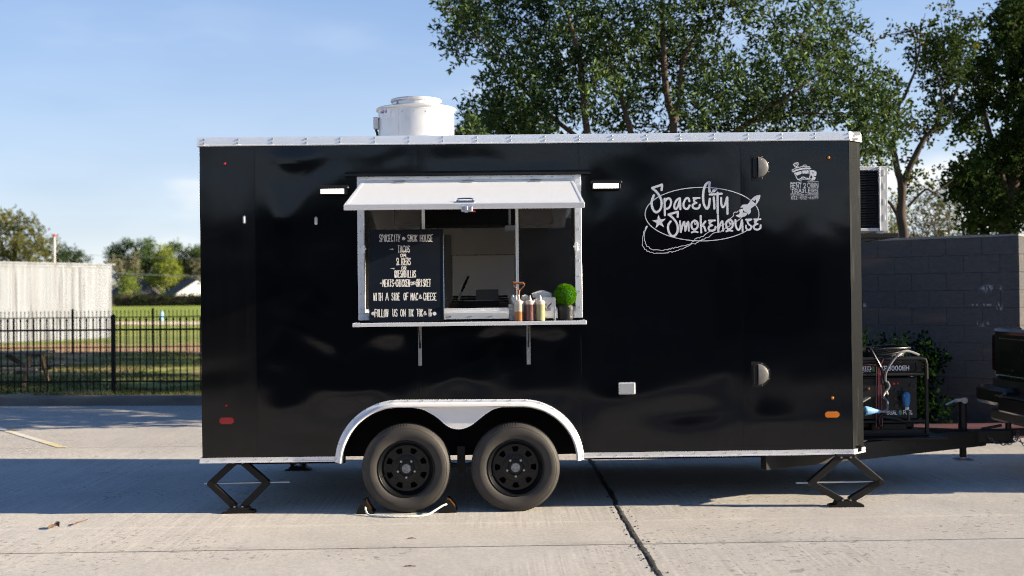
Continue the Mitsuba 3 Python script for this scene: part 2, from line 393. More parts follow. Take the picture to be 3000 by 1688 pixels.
# the concrete lot: cast slabs with open joints
pk = thing('parking_lot', kind='structure')
xc = [-18.2, -11.1, -4.0, 3.12, 10.2, 17.3, 24.4]
yc = [-22.0, -16.6, -11.2, -6.3, -1.28, 4.2, 9.0]
lotpoly = Polygon([(-18.2, -22), (24.4, -22), (24.4, 22), (8.2, 4.36), (8.05, 4.30), (2.4, 8.6), (2.4, 8.70), (-18.2, 11.17)])
ygrid = yc + [14.5]
rg = np.random.default_rng(11)
for a in range(len(xc) - 1):
    for b in range(len(ygrid) - 1):
        g0 = 0.014 if abs(xc[a] - 3.12) < 0.01 else 0.004
        g1 = 0.014 if abs(xc[a + 1] - 3.12) < 0.01 else 0.004
        cell = sbox(xc[a] + g0, ygrid[b] + 0.0065, xc[a + 1] - g1, ygrid[b + 1] - 0.0065).intersection(lotpoly)
        if cell.is_empty or cell.area < 0.05: continue
        for gpoly in getattr(cell, 'geoms', [cell]):
            if gpoly.geom_type != 'Polygon': continue
            m = trimesh.creation.extrude_polygon(gpoly.segmentize(0.25).simplify(0.0), 0.045, engine='earcut')
            v = m.vertices.copy()
            # chipped arrises along the joints
            edge = np.minimum(np.abs(v[:, 1] + 1.28), np.abs(v[:, 0] - 3.12))
            jit = (meshkit.noise(np.stack([v[:, 0] * 9, v[:, 1] * 9, v[:, 2] * 0], 1), 5) - 0.35) * 0.010
            sel = np.abs(v[:, 1] + 1.28) < 0.008
            v[sel, 1] += np.sign(v[sel, 1] + 1.28) * np.abs(jit[sel])
            m.vertices = v - [0, 0, 0.045]
            put(pk, 'slab', m, 'm_concrete', smooth=False)
put(pk, 'joint_bed', [box(-18.2, 24.4, -22, 4.3, -0.042, -0.012), box(-18.2, 2.3, 4.31, 8.8, -0.042, -0.012)], 'm_joint', smooth=False)
# tar in the crosswise joint: irregular, ragged
ys = np.arange(-8, 8, 0.022)
nz = lambda o, s=7: meshkit.fbm(np.stack([ys * s, ys * 0 + o, ys * 0], 1), 4, seed=2) - 0.5
wl, wr = 0.020 + 0.020 * nz(1) + 0.016 * nz(3, 28), 0.020 + 0.020 * nz(7) + 0.016 * nz(9, 28)
wob = 0.03 * nz(4, 1.2)
hz = 0.003 + 0.006 * (nz(5, 20) + 0.4)
V = np.concatenate([np.stack([3.12 + wob - wl, ys, ys * 0 + 0.001], 1), np.stack([3.12 + wob - 0.3 * wl, ys, hz], 1), np.stack([3.12 + wob + 0.3 * wr, ys, hz * 0.8 + 0.001], 1), np.stack([3.12 + wob + wr, ys, ys * 0 + 0.001], 1)])
n = len(ys); idx = np.arange(n - 1)
F = np.concatenate([np.stack([c * n + idx, (c + 1) * n + idx, (c + 1) * n + idx + 1, c * n + idx + 1], 1) for c in range(3)])
put(pk, 'tar_joint', to_tm((V, F)), 'm_tar', smooth=False, label='ragged black tar seal in the joint beside the wheels')
crumbs = []
for k in range(70):
    y = rg.uniform(-3, 0.6); s = rg.uniform(0.003, 0.009)
    c_ = trimesh.creation.icosahedron(); c_.apply_scale([s, s * 1.4, s * 0.5]); c_.apply_translation([3.12 + rg.choice([-1, 1]) * rg.uniform(0.02, 0.07), y, s * 0.3]); crumbs.append(c_)
put(pk, 'tar_crumb', crumbs, 'm_tar', smooth=False, kind='stuff')
# yellow bay line
V = np.array([(-4.13, 6.40, .004), (-2.52, 4.24, .004), (-2.62, 4.22, .004), (-4.23, 6.38, .004)]) + [0, 0, 0.001]
put(pk, 'yellow_line', trimesh.Trimesh(V, [[0, 2, 1], [0, 3, 2]], process=False), 'm_yellow_paint', smooth=False, label='worn yellow parking line left of the trailer')

# kerbs
def kerb(x0, x1, fn, w, h, mat, key, label):
    x = np.linspace(x0, x1, max(2, int((x1 - x0) / 0.4)))
    pro = np.array([(0.0, -0.04), (0.02, h - 0.03), (0.05, h), (w, h), (w, -0.04)])
    v = np.concatenate([np.stack([x, fn(x) - w + p[0], np.full_like(x, p[1])], 1) for p in pro])
    n = len(x); idx = np.arange(n - 1)
    f = np.concatenate([np.stack([c * n + idx, c * n + idx + 1, (c + 1) * n + idx + 1, (c + 1) * n + idx], 1) for c in range(len(pro) - 1)])
    solo(key, to_tm((v, f)), mat, smooth=35)
    labels[key] = {'kind': 'structure', 'label': label}


kerb(-30, 2.4, lambda x: 9.14 - 0.12 * x + 0.03, 0.18, 0.15, 'm_kerb', 'kerb', 'grey concrete kerb below the black iron fence')
kerb(4.4, 8.15, lambda x: np.full_like(x, 4.02) + 0.02 * (x - 4.4), 0.16, 0.15, 'm_red_kerb', 'red_kerb', 'faded red painted kerb behind the trailer drawbar')
bed = Polygon([(4.4, 4.0), (8.1, 4.08), (8.02, 4.33), (2.6, 8.4), (2.6, 6.6)])
m = trimesh.creation.extrude_polygon(bed, 0.14, engine='earcut'); m.apply_translation([0, 0, -0.03])
solo('planting_bed', m, 'm_soil', smooth=False); labels['planting_bed'] = {'kind': 'structure', 'label': 'narrow planting bed in front of the block wall'}

# road strip across the field
P = [(-60, 78), (-24, 72), (-16, 68), (30, 60)]
V, F = [], []
for (x, y) in P: V += [(x, y - 4.2, rise(x, y) + 0.02), (x, y + 5.0, rise(x, y) + 0.02)]
for k in range(3): F += [[2 * k, 2 * k + 2, 2 * k + 3], [2 * k, 2 * k + 3, 2 * k + 1]]
solo('road', trimesh.Trimesh(V, F, process=False), 'm_road', smooth=False); labels['road'] = {'kind': 'structure', 'label': 'pale pinkish concrete road across the field'}

# grass blades near the fence
rg = np.random.default_rng(21)
N = 52000
gx = rg.uniform(-11.5, 0.6, N); gt = rg.uniform(0, 1, N) ** 1.5 * 15
gy = 9.14 - 0.12 * gx + 0.12 + gt
keep = meshkit.fbm(np.stack([gx * 1.1, gy * 1.1, gx * 0], 1), 3, seed=3) > 0.47
gx, gy = gx[keep], gy[keep]; N = len(gx)
h = rg.uniform(0.03, 0.085, N); w = rg.uniform(0.006, 0.012, N) ; a = rg.uniform(0, 2 * PI, N); ln = rg.uniform(0.2, 0.9, N) * h; b = rg.uniform(0, 2 * PI, N)
v0 = np.stack([gx - w * np.cos(a), gy - w * np.sin(a), np.full(N, 0.118)], 1); v1 = np.stack([gx + w * np.cos(a), gy + w * np.sin(a), np.full(N, 0.118)], 1)
v2 = np.stack([gx + ln * np.cos(b), gy + ln * np.sin(b), 0.118 + h], 1)
V = np.stack([v0, v1, v2], 1).reshape(-1, 3)
col = np.where(rg.random(N)[:, None] < 0.35, [[0.19, 0.155, 0.075]], [[0.085, 0.115, 0.032]]) * rg.uniform(0.7, 1.4, N)[:, None]
solo('grass', trimesh.Trimesh(V, np.arange(3 * N).reshape(-1, 3), process=False), 'm_grass', smooth=False, color=np.repeat(col, 3, 0))
labels['grass'] = {'kind': 'stuff', 'label': 'short patchy grass behind the iron fence', 'category': 'grass'}

# ------------------------------------------------------------------ the food trailer
ft = thing('food_trailer', 'glossy black concession trailer with an open serving window and silver trim, standing on jacks', 'food trailer')
ZB, ZT, XL = 0.386, 2.823, 4.895
WIN = sbox(1.200, 1.465, 2.842, 2.500)


def arch_poly(r):
    a = np.linspace(PI, PI / 2, 24); b = np.linspace(PI / 2, 0, 24)
    p = [(1.468 + r * math.cos(t), 0.378 + r * 0.974 * math.sin(t)) for t in a] + [(2.386 + r * math.cos(t), 0.372 + r * 0.974 * math.sin(t)) for t in b]
    return np.array(p)


ARCH = Polygon(list(map(tuple, arch_poly(0.452))) + [(2.838, 0.2), (1.016, 0.2)])


def disp(x, z):
    x, z = np.asarray(x, float), np.asarray(z, float)
    p = np.stack([x * 1.25 + 0.7, z * 0.95 + 3.3, x * 0], -1)
    n1 = meshkit.fbm(p, 2, seed=14) - 0.5
    n2 = meshkit.fbm(np.stack([x * 3.1, z * 2.2, x * 0 + 5], -1), 2, seed=15) - 0.5
    n3 = meshkit.fbm(np.stack([x * 1.6 + 4 + 1.3 * n2, z * 3.4 + 2.0 * n1, x * 0 + 8], -1), 2, seed=16) - 0.5
    A = np.clip(1.30 - np.abs(x - 1.3) / 2.4, 0.34, 1.0)
    g = lambda cx, cz, sx, sz: np.exp(-((x - cx) / sx) ** 2 - ((z - cz) / sz) ** 2)
    d = A * (0.015 * n1 + 0.0050 * n2 + 0.0150 * n3)
    d += 0.009 * g(0.90, 1.72, 0.34, 0.24) - 0.006 * g(0.70, 1.55, 0.20, 0.14) - 0.0075 * g(1.35, 1.15, 0.38, 0.15) + 0.0045 * np.exp(-(((x - 0.8) * 0.45 + (z - 1.40) * 0.89 + 0.5 * n1) / 0.075) ** 2 - ((x - 0.85) / 0.35) ** 2) + 0.006 * g(1.95, 1.0, 0.25, 0.13) - 0.006 * g(2.65, 1.15, 0.22, 0.2)
    d += 0.0065 * g(3.12, 0.75, 0.30, 0.16) - 0.006 * g(3.55, 0.72, 0.40, 0.11) + 0.005 * g(1.2, 0.9, 0.22, 0.1) + 0.005 * g(4.72, 1.9, 0.16, 0.5) + 0.004 * g(4.2, 0.65, 0.35, 0.10)
    seam = np.min(np.abs(x[..., None] - np.array([0.412, 1.631, 2.850, 4.069])), -1)
    d = d * np.clip(seam / 0.16, 0.15, 1) - 0.0008 * np.exp(-(seam / 0.02) ** 2)
    edge = np.clip((z - 0.42) / 0.12, 0, 1) * np.clip((2.75 - z) / 0.1, 0, 1)
    dw = np.hypot(np.maximum(np.abs(x - 2.02) - 0.842, 0), np.maximum(np.abs(z - 1.98) - 0.54, 0))
    return d * edge * np.clip(dw / 0.16, 0.0, 1)          # held flat where the window frame clamps it


def wavy_panel(poly, step, off=0.0):
    x0, z0, x1, z1 = poly.bounds
    nx, nz_ = max(2, int((x1 - x0) / step)), max(2, int((z1 - z0) / step))
    gx, gz = np.linspace(x0, x1, nx + 1), np.linspace(z0, z1, nz_ + 1)
    prep = shapely.prepared.prep(poly)
    V, F = [], []
    for a in range(nx):
        for b in range(nz_):
            c = sbox(gx[a], gz[b], gx[a + 1], gz[b + 1])
            if prep.contains(c):
                k = len(V); V += [(gx[a], gz[b]), (gx[a + 1], gz[b]), (gx[a + 1], gz[b + 1]), (gx[a], gz[b + 1])]; F += [(k, k + 1, k + 2), (k, k + 2, k + 3)]
            elif prep.intersects(c):
                g = poly.intersection(c)
                for q in getattr(g, 'geoms', [g]):
                    if q.geom_type != 'Polygon' or q.area < 1e-8: continue
                    vv, ff = trimesh.creation.triangulate_polygon(q, engine='earcut')
                    k = len(V); V += [tuple(t) for t in vv]
                    for f in ff:
                        e = (vv[f[1]] - vv[f[0]]); e2 = (vv[f[2]] - vv[f[0]])
                        F.append(tuple(k + f) if e[0] * e2[1] - e[1] * e2[0] > 0 else (k + f[0], k + f[2], k + f[1]))
    V = np.array(V); F = np.array(F)
    m = trimesh.Trimesh(np.stack([V[:, 0], -disp(V[:, 0], V[:, 1]) + off, V[:, 1]], 1), F, process=False)
    m.merge_vertices(digits_vertex=5)
    return m


import shapely.prepared
SEAMS = [0.0, 0.412, 1.631, 2.850, 4.069, XL]
for k in range(5):
    P = sbox(SEAMS[k] + 0.001, 0.40, SEAMS[k + 1] - 0.001, 2.79).difference(WIN).difference(ARCH)
    put(ft, 'side_panel', wavy_panel(P, 0.035, [0.0006, 0, 0.0008, 0.0002, 0.0006][k]), 'm_black' if k else 'm_black_rough', smooth=True)
    if k: put(ft, 'panel_seam', box(SEAMS[k] - 0.004, SEAMS[k] + 0.004, 0.002, 0.0045, 2.51 if k == 2 else 0.86 if k == 3 else 0.42, 2.75), 'm_well', smooth=False)
# shell
put(ft, 'rear_wall', box(0.0, 0.03, 0.012, 2.44, 0.40, 2.80), 'm_black', smooth=False)
ADDED_DOORWAY = sbox(3.05, 0.46, 4.85, 2.60)          # opening added in the unseen far wall to brighten the interior
put(ft, 'far_side_wall', extrude_front(sbox(0.03, 0.40, 4.98, 2.80).difference(ADDED_DOORWAY), 2.41, 2.44), 'm_black', smooth=False)
put(ft, 'front_wall', box(4.985, 5.015, 0.125, 2.32, 0.40, 2.80), 'm_black', smooth=False)
V = np.array([(XL + .001, 0.001, 0.42), (5.015, 0.122, 0.42), (5.015, 0.122, 2.757), (XL + .001, 0.001, 2.757)])
nose = to_tm((np.vstack([V, V + [-0.012, 0.012, 0]]), np.array([[0, 1, 2, 3], [7, 6, 5, 4], [0, 3, 7, 4], [1, 5, 6, 2]])))
put(ft, 'corner_panel', nose, 'm_nose', smooth=False, label='scuffed dark grey corner panel at the front end')
def slab_xy(poly, z0, z1):
    m = trimesh.creation.extrude_polygon(poly, z1 - z0, engine='earcut'); m.apply_translation([0, 0, z0]); return m


ADDED_SKYLIGHT = sbox(2.60, 0.65, 3.55, 1.50)              # roof opening added out of view to light the kitchen
put(ft, 'roof', [slab_xy(sbox(0.01, 0.02, 4.99, 2.42).difference(ADDED_SKYLIGHT), 2.80, 2.826), slab_xy(sbox(0.1, 0.5, 4.9, 1.94).difference(ADDED_SKYLIGHT), 2.8265, 2.85)], 'm_offwhite', smooth=False)
put(ft, 'floor', [box(0.03, 0.99, 0.03, 2.41, 0.40, 0.445), box(2.87, 4.97, 0.03, 2.41, 0.40, 0.445), box(0.99, 2.87, 0.36, 2.08, 0.40, 0.445)], 'm_well', smooth=False)


def trim_strip(pts, pro):
    """profile (offset outward, z) swept along a plan path with mitred corners"""
    pts = np.asarray(pts, float); n = len(pts)
    d = np.diff(pts, axis=0); d /= np.linalg.norm(d, axis=1, keepdims=True)
    nn = np.stack([d[:, 1], -d[:, 0]], 1)
    out = []
    for i in range(n):
        if i == 0: m = nn[0]
        elif i == n - 1: m = nn[-1]
        else: m = (nn[i - 1] + nn[i]) / (1 + nn[i - 1] @ nn[i])
        out.append(m)
    v = np.concatenate([np.stack([pts[:, 0] + np.array(out)[:, 0] * p[0], pts[:, 1] + np.array(out)[:, 1] * p[0], np.full(n, p[1])], 1) for p in pro])
    idx = np.arange(n - 1); K = len(pro)
    f = np.concatenate([np.stack([c * n + idx, c * n + idx + 1, ((c + 1) % K) * n + idx + 1, ((c + 1) % K) * n + idx], 1) for c in range(K)])
    m = to_tm((v, f))
    e0 = [c * n for c in range(K)]; e1 = [c * n + n - 1 for c in range(K)]
    cap = [[e0[0], e0[c + 1], e0[c]] for c in range(1, K - 1)] + [[e1[0], e1[c], e1[c + 1]] for c in range(1, K - 1)]
    return trimesh.Trimesh(m.vertices, np.vstack([m.faces, cap]), process=False)


PLAN = [(-0.006, 2.44), (-0.006, -0.001), (XL, -0.001), (5.016, 0.12), (5.016, 2.3)]
put(ft, 'roof_trim', trim_strip(PLAN, [(0.0, 2.757), (0.012, 2.757), (0.014, 2.764), (0.010, 2.768), (0.010, 2.815), (0.007, 2.8245), (-0.05, 2.831), (-0.05, 2.80)]), 'm_alu', smooth=25, label='silver riveted trim along the roof edge')
for seg in ([(-0.006, 2.44), (-0.006, -0.001), (1.003, -0.001)], [(2.85, -0.001), (XL, -0.001), (5.016, 0.12), (5.016, 2.3)]):
    put(ft, 'bottom_trim', trim_strip(seg, [(0.0, 0.385), (0.012, 0.385), (0.013, 0.392), (0.010, 0.396), (0.010, 0.418), (0.012, 0.423), (0.0, 0.424)]), 'm_alu', smooth=25)


def rivet(x, y, z, r=0.008, n=(0, -1, 0)):
    m = lathe([(r, 0), (r * 0.95, r * 0.35), (r * 0.6, r * 0.62), (0.0, r * 0.7)], (0, 0, 0), 'z', 8)
    m.apply_transform(trimesh.geometry.align_vectors([0, 0, 1], n)); m.apply_translation([x, y, z]); return m


rr = []
rg = np.random.default_rng(31)
for k in range(20):
    x = 0.035 + k * 0.2555
    for z in (2.807, 2.779): rr.append(rivet(x + rg.uniform(-.003, .003), -0.0105, z + rg.uniform(-.002, .002), 0.0085))
for t in (0.25, 0.75):
    for z in (2.807, 2.779): rr.append(rivet(XL + 0.121 * t + .008, -0.001 + 0.121 * t - .008, z, 0.0085, (.707, -.707, 0)))
for k, x in enumerate(np.arange(0.05, 4.9, 0.1175)):
    if 0.99 < x < 2.87: continue
    rr.append(rivet(x, -0.0115, 0.410 if k % 2 else 0.402, 0.005))
put(ft, 'rivet', rr, 'm_steel', smooth=40, kind='stuff')

# wheel arch: rolled trim, skirt plate and the dark well
pa = arch_poly(0.475); tang = np.gradient(pa, axis=0); tang /= np.linalg.norm(tang, axis=1, keepdims=True); nrm = np.stack([-tang[:, 1], tang[:, 0]], 1)
pro = [(0.0, 0.0), (0.0, -0.010), (-0.004, -0.014), (-0.020, -0.014), (-0.024, -0.020), (-0.030, -0.046), (-0.038, -0.056), (-0.047, -0.058), (-0.054, -0.050), (-0.058, -0.030), (-0.058, 0.0)]
v = np.concatenate([np.stack([pa[:, 0] + nrm[:, 0] * p[0], np.full(len(pa), p[1]), pa[:, 1] + nrm[:, 1] * p[0]], 1) for p in pro])
n = len(pa); idx = np.arange(n - 1)
f = np.concatenate([np.stack([c * n + idx, (c + 1) * n + idx, (c + 1) * n + idx + 1, c * n + idx + 1], 1) for c in range(len(pro) - 1)])
put(ft, 'wheel_arch_trim', to_tm((v, f)), 'm_alu_bright', smooth=50, label='rolled aluminium trim over both wheels')
L = LineString(arch_poly(0.468)); rr = [rivet(*[L.interpolate(s).x], -0.0145, L.interpolate(s).y, 0.006) for s in np.linspace(0.03, L.length - 0.03, 22)]
put(ft, 'arch_rivet', rr, 'm_steel', smooth=40, kind='stuff')
sk = [(1.47, 0.792), (1.51, 0.788), (1.633, 0.770), (1.70, 0.742), (1.765, 0.700), (1.815, 0.655), (1.855, 0.628), (1.90, 0.616), (1.94, 0.616), (1.985, 0.628), (2.03, 0.652), (2.085, 0.695), (2.14, 0.735), (2.20, 0.765), (2.32, 0.786), (2.38, 0.790), (2.38, 0.815), (1.47, 0.818)]
sk = spline([(a, 0, b) for a, b in sk[:16]], 90)[:, [0, 2]]
put(ft, 'arch_skirt', extrude_front(Polygon([tuple(p) for p in sk] + [(2.38, 0.818), (1.47, 0.82)]), -0.012, -0.002), 'm_alu_bright', smooth=False)
aw = arch_poly(0.452); n = len(aw)
V = np.concatenate([np.stack([aw[:, 0], np.full(n, y), aw[:, 1] + 0.0], 1) for y in (0.003, 0.34)])
idx = np.arange(n - 1)
well = to_tm((V, np.stack([idx, idx + 1, n + idx + 1, n + idx], 1)))
back = extrude_front(Polygon(list(map(tuple, aw)) + [(2.838, 0.40), (1.016, 0.40)]), 0.335, 0.345)
put(ft, 'wheel_well', [well, back], 'm_well', smooth=False)
put(ft, 'frame_rail', box(0.1, 1.0, 0.52, 0.58, 0.30, 0.40), 'm_blackmetal', smooth=False); put(ft, 'frame_rail', box(2.9, 4.4, 0.52, 0.58, 0.30, 0.40), 'm_blackmetal', smooth=False)
put(ft, 'axle', [cyl((1.525, 0.1, 0.335), (1.525, 2.34, 0.335), 0.03), cyl((2.342, 0.1, 0.335), (2.342, 2.34, 0.335), 0.03), box(1.90, 1.96, 0.20, 0.26, 0.24, 0.46), bar((1.5, .23, .40), (1.93, .23, .30), .05, .03), bar((1.93, .23, .30), (2.36, .23, .40), .05, .03)], 'm_blackmetal', smooth=30)


# wheels
def wheel(cx, cz, y0, rot, far=False):
    R = 0.333
    n = 300
    ang = np.arange(n) * 2 * PI / n
    pr = [(0.205, 0.030), (0.212, 0.018), (0.225, 0.008), (0.245, 0.001), (0.268, -0.002), (0.290, 0.002), (0.300, 0.007), (0.303, 0.0095), (0.306, 0.0085), (0.312, 0.014), (0.322, 0.024), (0.330, 0.036), (0.333, 0.050), (0.333, 0.165), (0.326, 0.185), (0.30, 0.20), (0.21, 0.19)]
    V = []
    for k, (r, h) in enumerate(pr):
        rr_ = np.full(n, r); hh = np.full(n, h)
        if k in (10, 11, 12): rr_ = rr_ - 0.003 * (np.arange(n) % 3 == 0)
        if k == 13: rr_ = rr_ - 0.003 * ((np.arange(n) + 1) % 3 == 0)
        z = rr_ * np.sin(ang)
        z = np.maximum(z, -(cz - 0.002))            # flattened contact patch
        V.append(np.stack([cx + rr_ * np.cos(ang), y0 + hh, cz + z], 1))
    V = np.concatenate(V); m_ = len(pr)
    i, j = np.meshgrid(np.arange(m_ - 1), np.arange(n), indexing='ij')
    q = np.stack([i * n + j, (i + 1) * n + j, (i + 1) * n + (j + 1) % n, i * n + (j + 1) % n], -1).reshape(-1, 4)
    tyre = to_tm((V, q[:, ::-1]))
    w = part_key(ft, 'wheel') if not far else part_key(ft, 'far_wheel')
    put(w, 'tyre', tyre, 'm_rubber', smooth=42)
    if far: return
    c = (cx, y0, cz)
    rim = lathe([(0.213, 0.020), (0.210, 0.012), (0.204, 0.010), (0.199, 0.016), (0.196, 0.030), (0.186, 0.040), (0.180, 0.065), (0.176, 0.080), (0.170, 0.082)], (0, 0, 0), 'y', 72)
    rim.vertices[:, 1] *= -1; rim.vertices += c
    put(w, 'rim', rim, 'm_rim', smooth=35)
    disc = Point(cx, cz).buffer(0.172, 48)
    for k in range(8):
        t = rot + k * PI / 4
        hole = Polygon([(0.120, -0.012), (0.147, -0.021), (0.152, 0.0), (0.147, 0.021), (0.120, 0.012)]).buffer(0.005)
        disc = disc.difference(affinity.translate(affinity.rotate(hole, math.degrees(t), origin=(0, 0)), cx, cz))
    put(w, 'wheel_disc', extrude_front(disc, y0 + 0.074, y0 + 0.082), 'm_rim', smooth=False)
    put(w, 'wheel_back', lathe([(0.19, -0.13), (0.02, -0.13)], c, 'y', 32), 'm_well', smooth=False)
    ring = lathe([(0.098, 0.0), (0.098, 0.006), (0.090, 0.009), (0.060, 0.009), (0.055, 0.002)], (cx, y0 + 0.074, cz), 'y', 48)
    put(w, 'hub_plate', ring, 'm_rim', smooth=35)
    hub = [lathe([(0.036, 0), (0.036, 0.03), (0.032, 0.036), (0.022, 0.036), (0.020, 0.030), (0.0, 0.030)], (cx, y0 + 0.074, cz), 'y', 32)]
    put(w, 'hub', hub, 'm_zinc', smooth=35)
    for k in range(5):
        t = -PI / 2 + k * 2 * PI / 5
        x, z = cx + 0.066 * math.cos(t), cz + 0.066 * math.sin(t)
        put(w, 'lug_nut', lathe([(0.0115, 0), (0.0115, 0.02), (0.008, 0.028), (0.0, 0.030)], (x, y0 + 0.066, z), 'y', 6), 'm_steel', smooth=False)
    put(w, 'valve_stem', cyl((cx - 0.165, y0 + 0.07, cz - 0.052), (cx - 0.170, y0 + 0.03, cz - 0.055), 0.004, 8), 'm_plastic_black')


wheel(1.527, 0.329, -0.082, PI / 8)
wheel(2.344, 0.326, -0.082, 0.0)
wheel(1.527, 0.329, 2.30, 0, True); wheel(2.344, 0.326, 2.30, 0, True)

# serving window: frame, reveal, sliding sashes
def frame_piece(x0, x1, z0, z1, y0=-0.012, y1=0.0): return box(x0, x1, y0, y1, z0, z1, 0.003)
wf = part_key(ft, 'window_frame')
for nm, a in (('left_stile', (1.178, 1.228, 1.490, 2.4855)), ('right_stile', (2.812, 2.862, 1.490, 2.4855)), ('head', (1.178, 2.862, 2.4865, 2.519)), ('sill', (1.178, 2.862, 1.440, 1.489))):
    put(wf, nm, frame_piece(*a), 'm_alu', smooth=False)
rr = [rivet(1.20, -0.0125, z, .006) for z in np.linspace(1.52, 2.46, 9)] + [rivet(2.84, -0.0125, z, .006) for z in np.linspace(1.52, 2.46, 9)] + [rivet(x, -0.0125, 2.502, .006) for x in np.linspace(1.25, 2.8, 11)] + [rivet(x, -0.0125, 1.462, .006) for x in np.linspace(1.25, 2.8, 11)]
put(wf, 'rivet', rr, 'm_steel', smooth=40, kind='stuff')
put(wf, 'reveal', [box(1.199, 1.226, 0.0, 0.10, 1.49, 2.486), box(2.814, 2.841, 0.0, 0.10, 1.49, 2.486), box(1.226, 2.814, 0.0, 0.10, 2.472, 2.486), box(1.226, 2.814, 0.0, 0.10, 1.484, 1.497)], 'm_alu', smooth=False)
put(wf, 'bottom_track', [box(1.226, 2.814, 0.058, 0.066, 1.497, 1.522), box(1.226, 2.814, 0.084, 0.092, 1.497, 1.514)], 'm_alu', smooth=False)
put(wf, 'upper_track', [box(1.226, 2.814, 0.058, 0.066, 2.448, 2.472)], 'm_alu', smooth=False)
for x in (1.668, 2.377): put(wf, 'mullion', box(x - 0.011, x + 0.011, 0.060, 0.095, 1.5225, 2.4475, 0.002), 'm_alu', smooth=False)
for (a, b, nm) in ((1.238, 1.656, 'left'), (2.389, 2.803, 'right')):
    put(wf, 'sash', [box(a - .011, a + 0.012, 0.070, 0.088, 1.5225, 2.4475), box(b - 0.012, b + .010, 0.070, 0.088, 1.5225, 2.4475), box(a + .012, b - .012, 0.070, 0.088, 1.5225, 1.541), box(a + .012, b - .012, 0.070, 0.088, 2.43, 2.4475)], 'm_plastic_black', smooth=False)
    V = np.array([(a + .01, 0.079, 1.53), (b - .01, 0.079, 1.53), (b - .01, 0.079, 2.44), (a + .01, 0.079, 2.44)])
    put(wf, 'pane', trimesh.Trimesh(V, [[0, 1, 2], [0, 2, 3]], process=False), 'm_pane', smooth=False)
for x, s in ((1.222, 1), (2.818, -1)):
    put(wf, 'strut_bracket', [box(x - 0.012, x + 0.014, -0.026, -0.012, 1.945, 2.005, 0.003), cyl((x + .008 * s, -0.022, 1.975), (x + 0.022 * s, -0.022, 1.975), 0.007, 10)], 'm_alu_bright', smooth=30)
put(ft, 'drip_rail', [trim_strip([(1.092, -0.002), (2.931, -0.002)], [(0.0, 2.522), (0.045, 2.515), (0.052, 2.518), (0.052, 2.535), (0.03, 2.545), (0.0, 2.556)])], 'm_black_rough', smooth=30, label='black drip rail above the serving window')

# awning hatch
ha = part_key(ft, 'hatch')
h0, h1 = np.array([0, -0.022, 2.470]), np.array([0, -1.05, 2.226])
hd = (h1 - h0) / np.linalg.norm(h1 - h0); hn = np.array([0, -hd[2], hd[1]]) * -1
if hn[2] < 0: hn = -hn
HL = np.linalg.norm(h1 - h0)


def hatch_local(m):
    """local x, s (down the slope), t (normal) -> world"""
    v = m.vertices.copy(); m.vertices = np.stack([v[:, 0], h0[1] + hd[1] * v[:, 1] + hn[1] * v[:, 2], h0[2] + hd[2] * v[:, 1] + hn[2] * v[:, 2]], 1)
    m.invert() if np.linalg.det(np.stack([[1, 0, 0], hd, hn])) < 0 else None
    return m


put(ha, 'skin', hatch_local(box(1.232, 2.782, 0.020, HL - 0.030, -0.034, -0.003)), 'm_white', smooth=False, label='white hatch skin')
for nm, a in (('side_rail', (1.206, 1.232, 0.0, HL - 0.026)), ('side_rail', (2.782, 2.805, 0.0, HL - 0.026)), ('hinge_rail', (1.232, 2.782, 0.0, 0.0195)), ('front_rail', (1.206, 2.805, HL - 0.0255, HL))):
    put(ha, nm, hatch_local(box(a[0], a[1], a[2], a[3], -0.038, 0.0 if nm != 'front_rail' else 0.001, 0.003)), 'm_alu', smooth=False)
for x in (1.50, 2.01, 2.52):
    put(ha, 'hinge', [hatch_local(box(x - 0.042, x + 0.042, -0.004, 0.028, 0.0015, 0.006, 0.001)), hatch_local(tube([(x - 0.042, 0.003, 0.006), (x + 0.042, 0.003, 0.006)], 0.0055, 10))], 'm_steel', smooth=30)
put(ha, 'latch_plate', [hatch_local(box(1.948, 2.072, HL - 0.115, HL - 0.035, -0.002, 0.004, 0.002)), hatch_local(tube(spline([(1.958, HL - .1, .006), (1.962, HL - .105, .016), (2.01, HL - .108, .018), (2.058, HL - .105, .016), (2.062, HL - .1, .006)], 20), 0.005, 8))], 'm_chrome', smooth=30)
hy, hz_ = h1[1], h1[2]
put(ha, 'latch', [box(1.985, 2.060, hy - 0.022, hy + 0.012, 2.170, 2.205, 0.004), cyl((1.99, hy - .024, 2.178), (2.055, hy - .024, 2.178), 0.007, 12), cyl((2.02, hy - .016, 2.205), (2.02, hy - 0.016, 2.165), 0.012, 12)], 'm_steel', smooth=30)
put(ha, 'latch_tab', box(2.060, 2.078, hy - 0.015, hy + 0.005, 2.168, 2.176, 0.002), 'm_red', smooth=False, label='small red latch tab')

# shelf with its folding brackets
sh = part_key(ft, 'shelf')
put(sh, 'top', box(1.178, 2.858, -0.297, -0.0135, 1.399, 1.4235), 'm_plastic_black', smooth=False)
put(sh, 'front_edge', box(1.1685, 2.868, -0.312, -0.2975, 1.397, 1.4255, 0.003), 'm_alu', smooth=False)
put(sh, 'end_edge', box(1.1685, 1.1775, -0.297, -0.0135, 1.397, 1.4255), 'm_alu', smooth=False)
put(sh, 'end_edge', box(2.8585, 2.868, -0.297, -0.0135, 1.397, 1.4255), 'm_alu', smooth=False)
rr = [rivet(x, y, 1.4255, .006, (0, 0, 1)) for x, y in ((1.19, -.29), (1.21, -.26), (1.20, -.2), (1.215, -.29), (2.84, -.29), (2.82, -.26), (2.835, -.21), (2.855, -.25), (1.68, -.28), (2.03, -.29))]
put(sh, 'bolt', rr, 'm_chrome', smooth=40, kind='stuff')
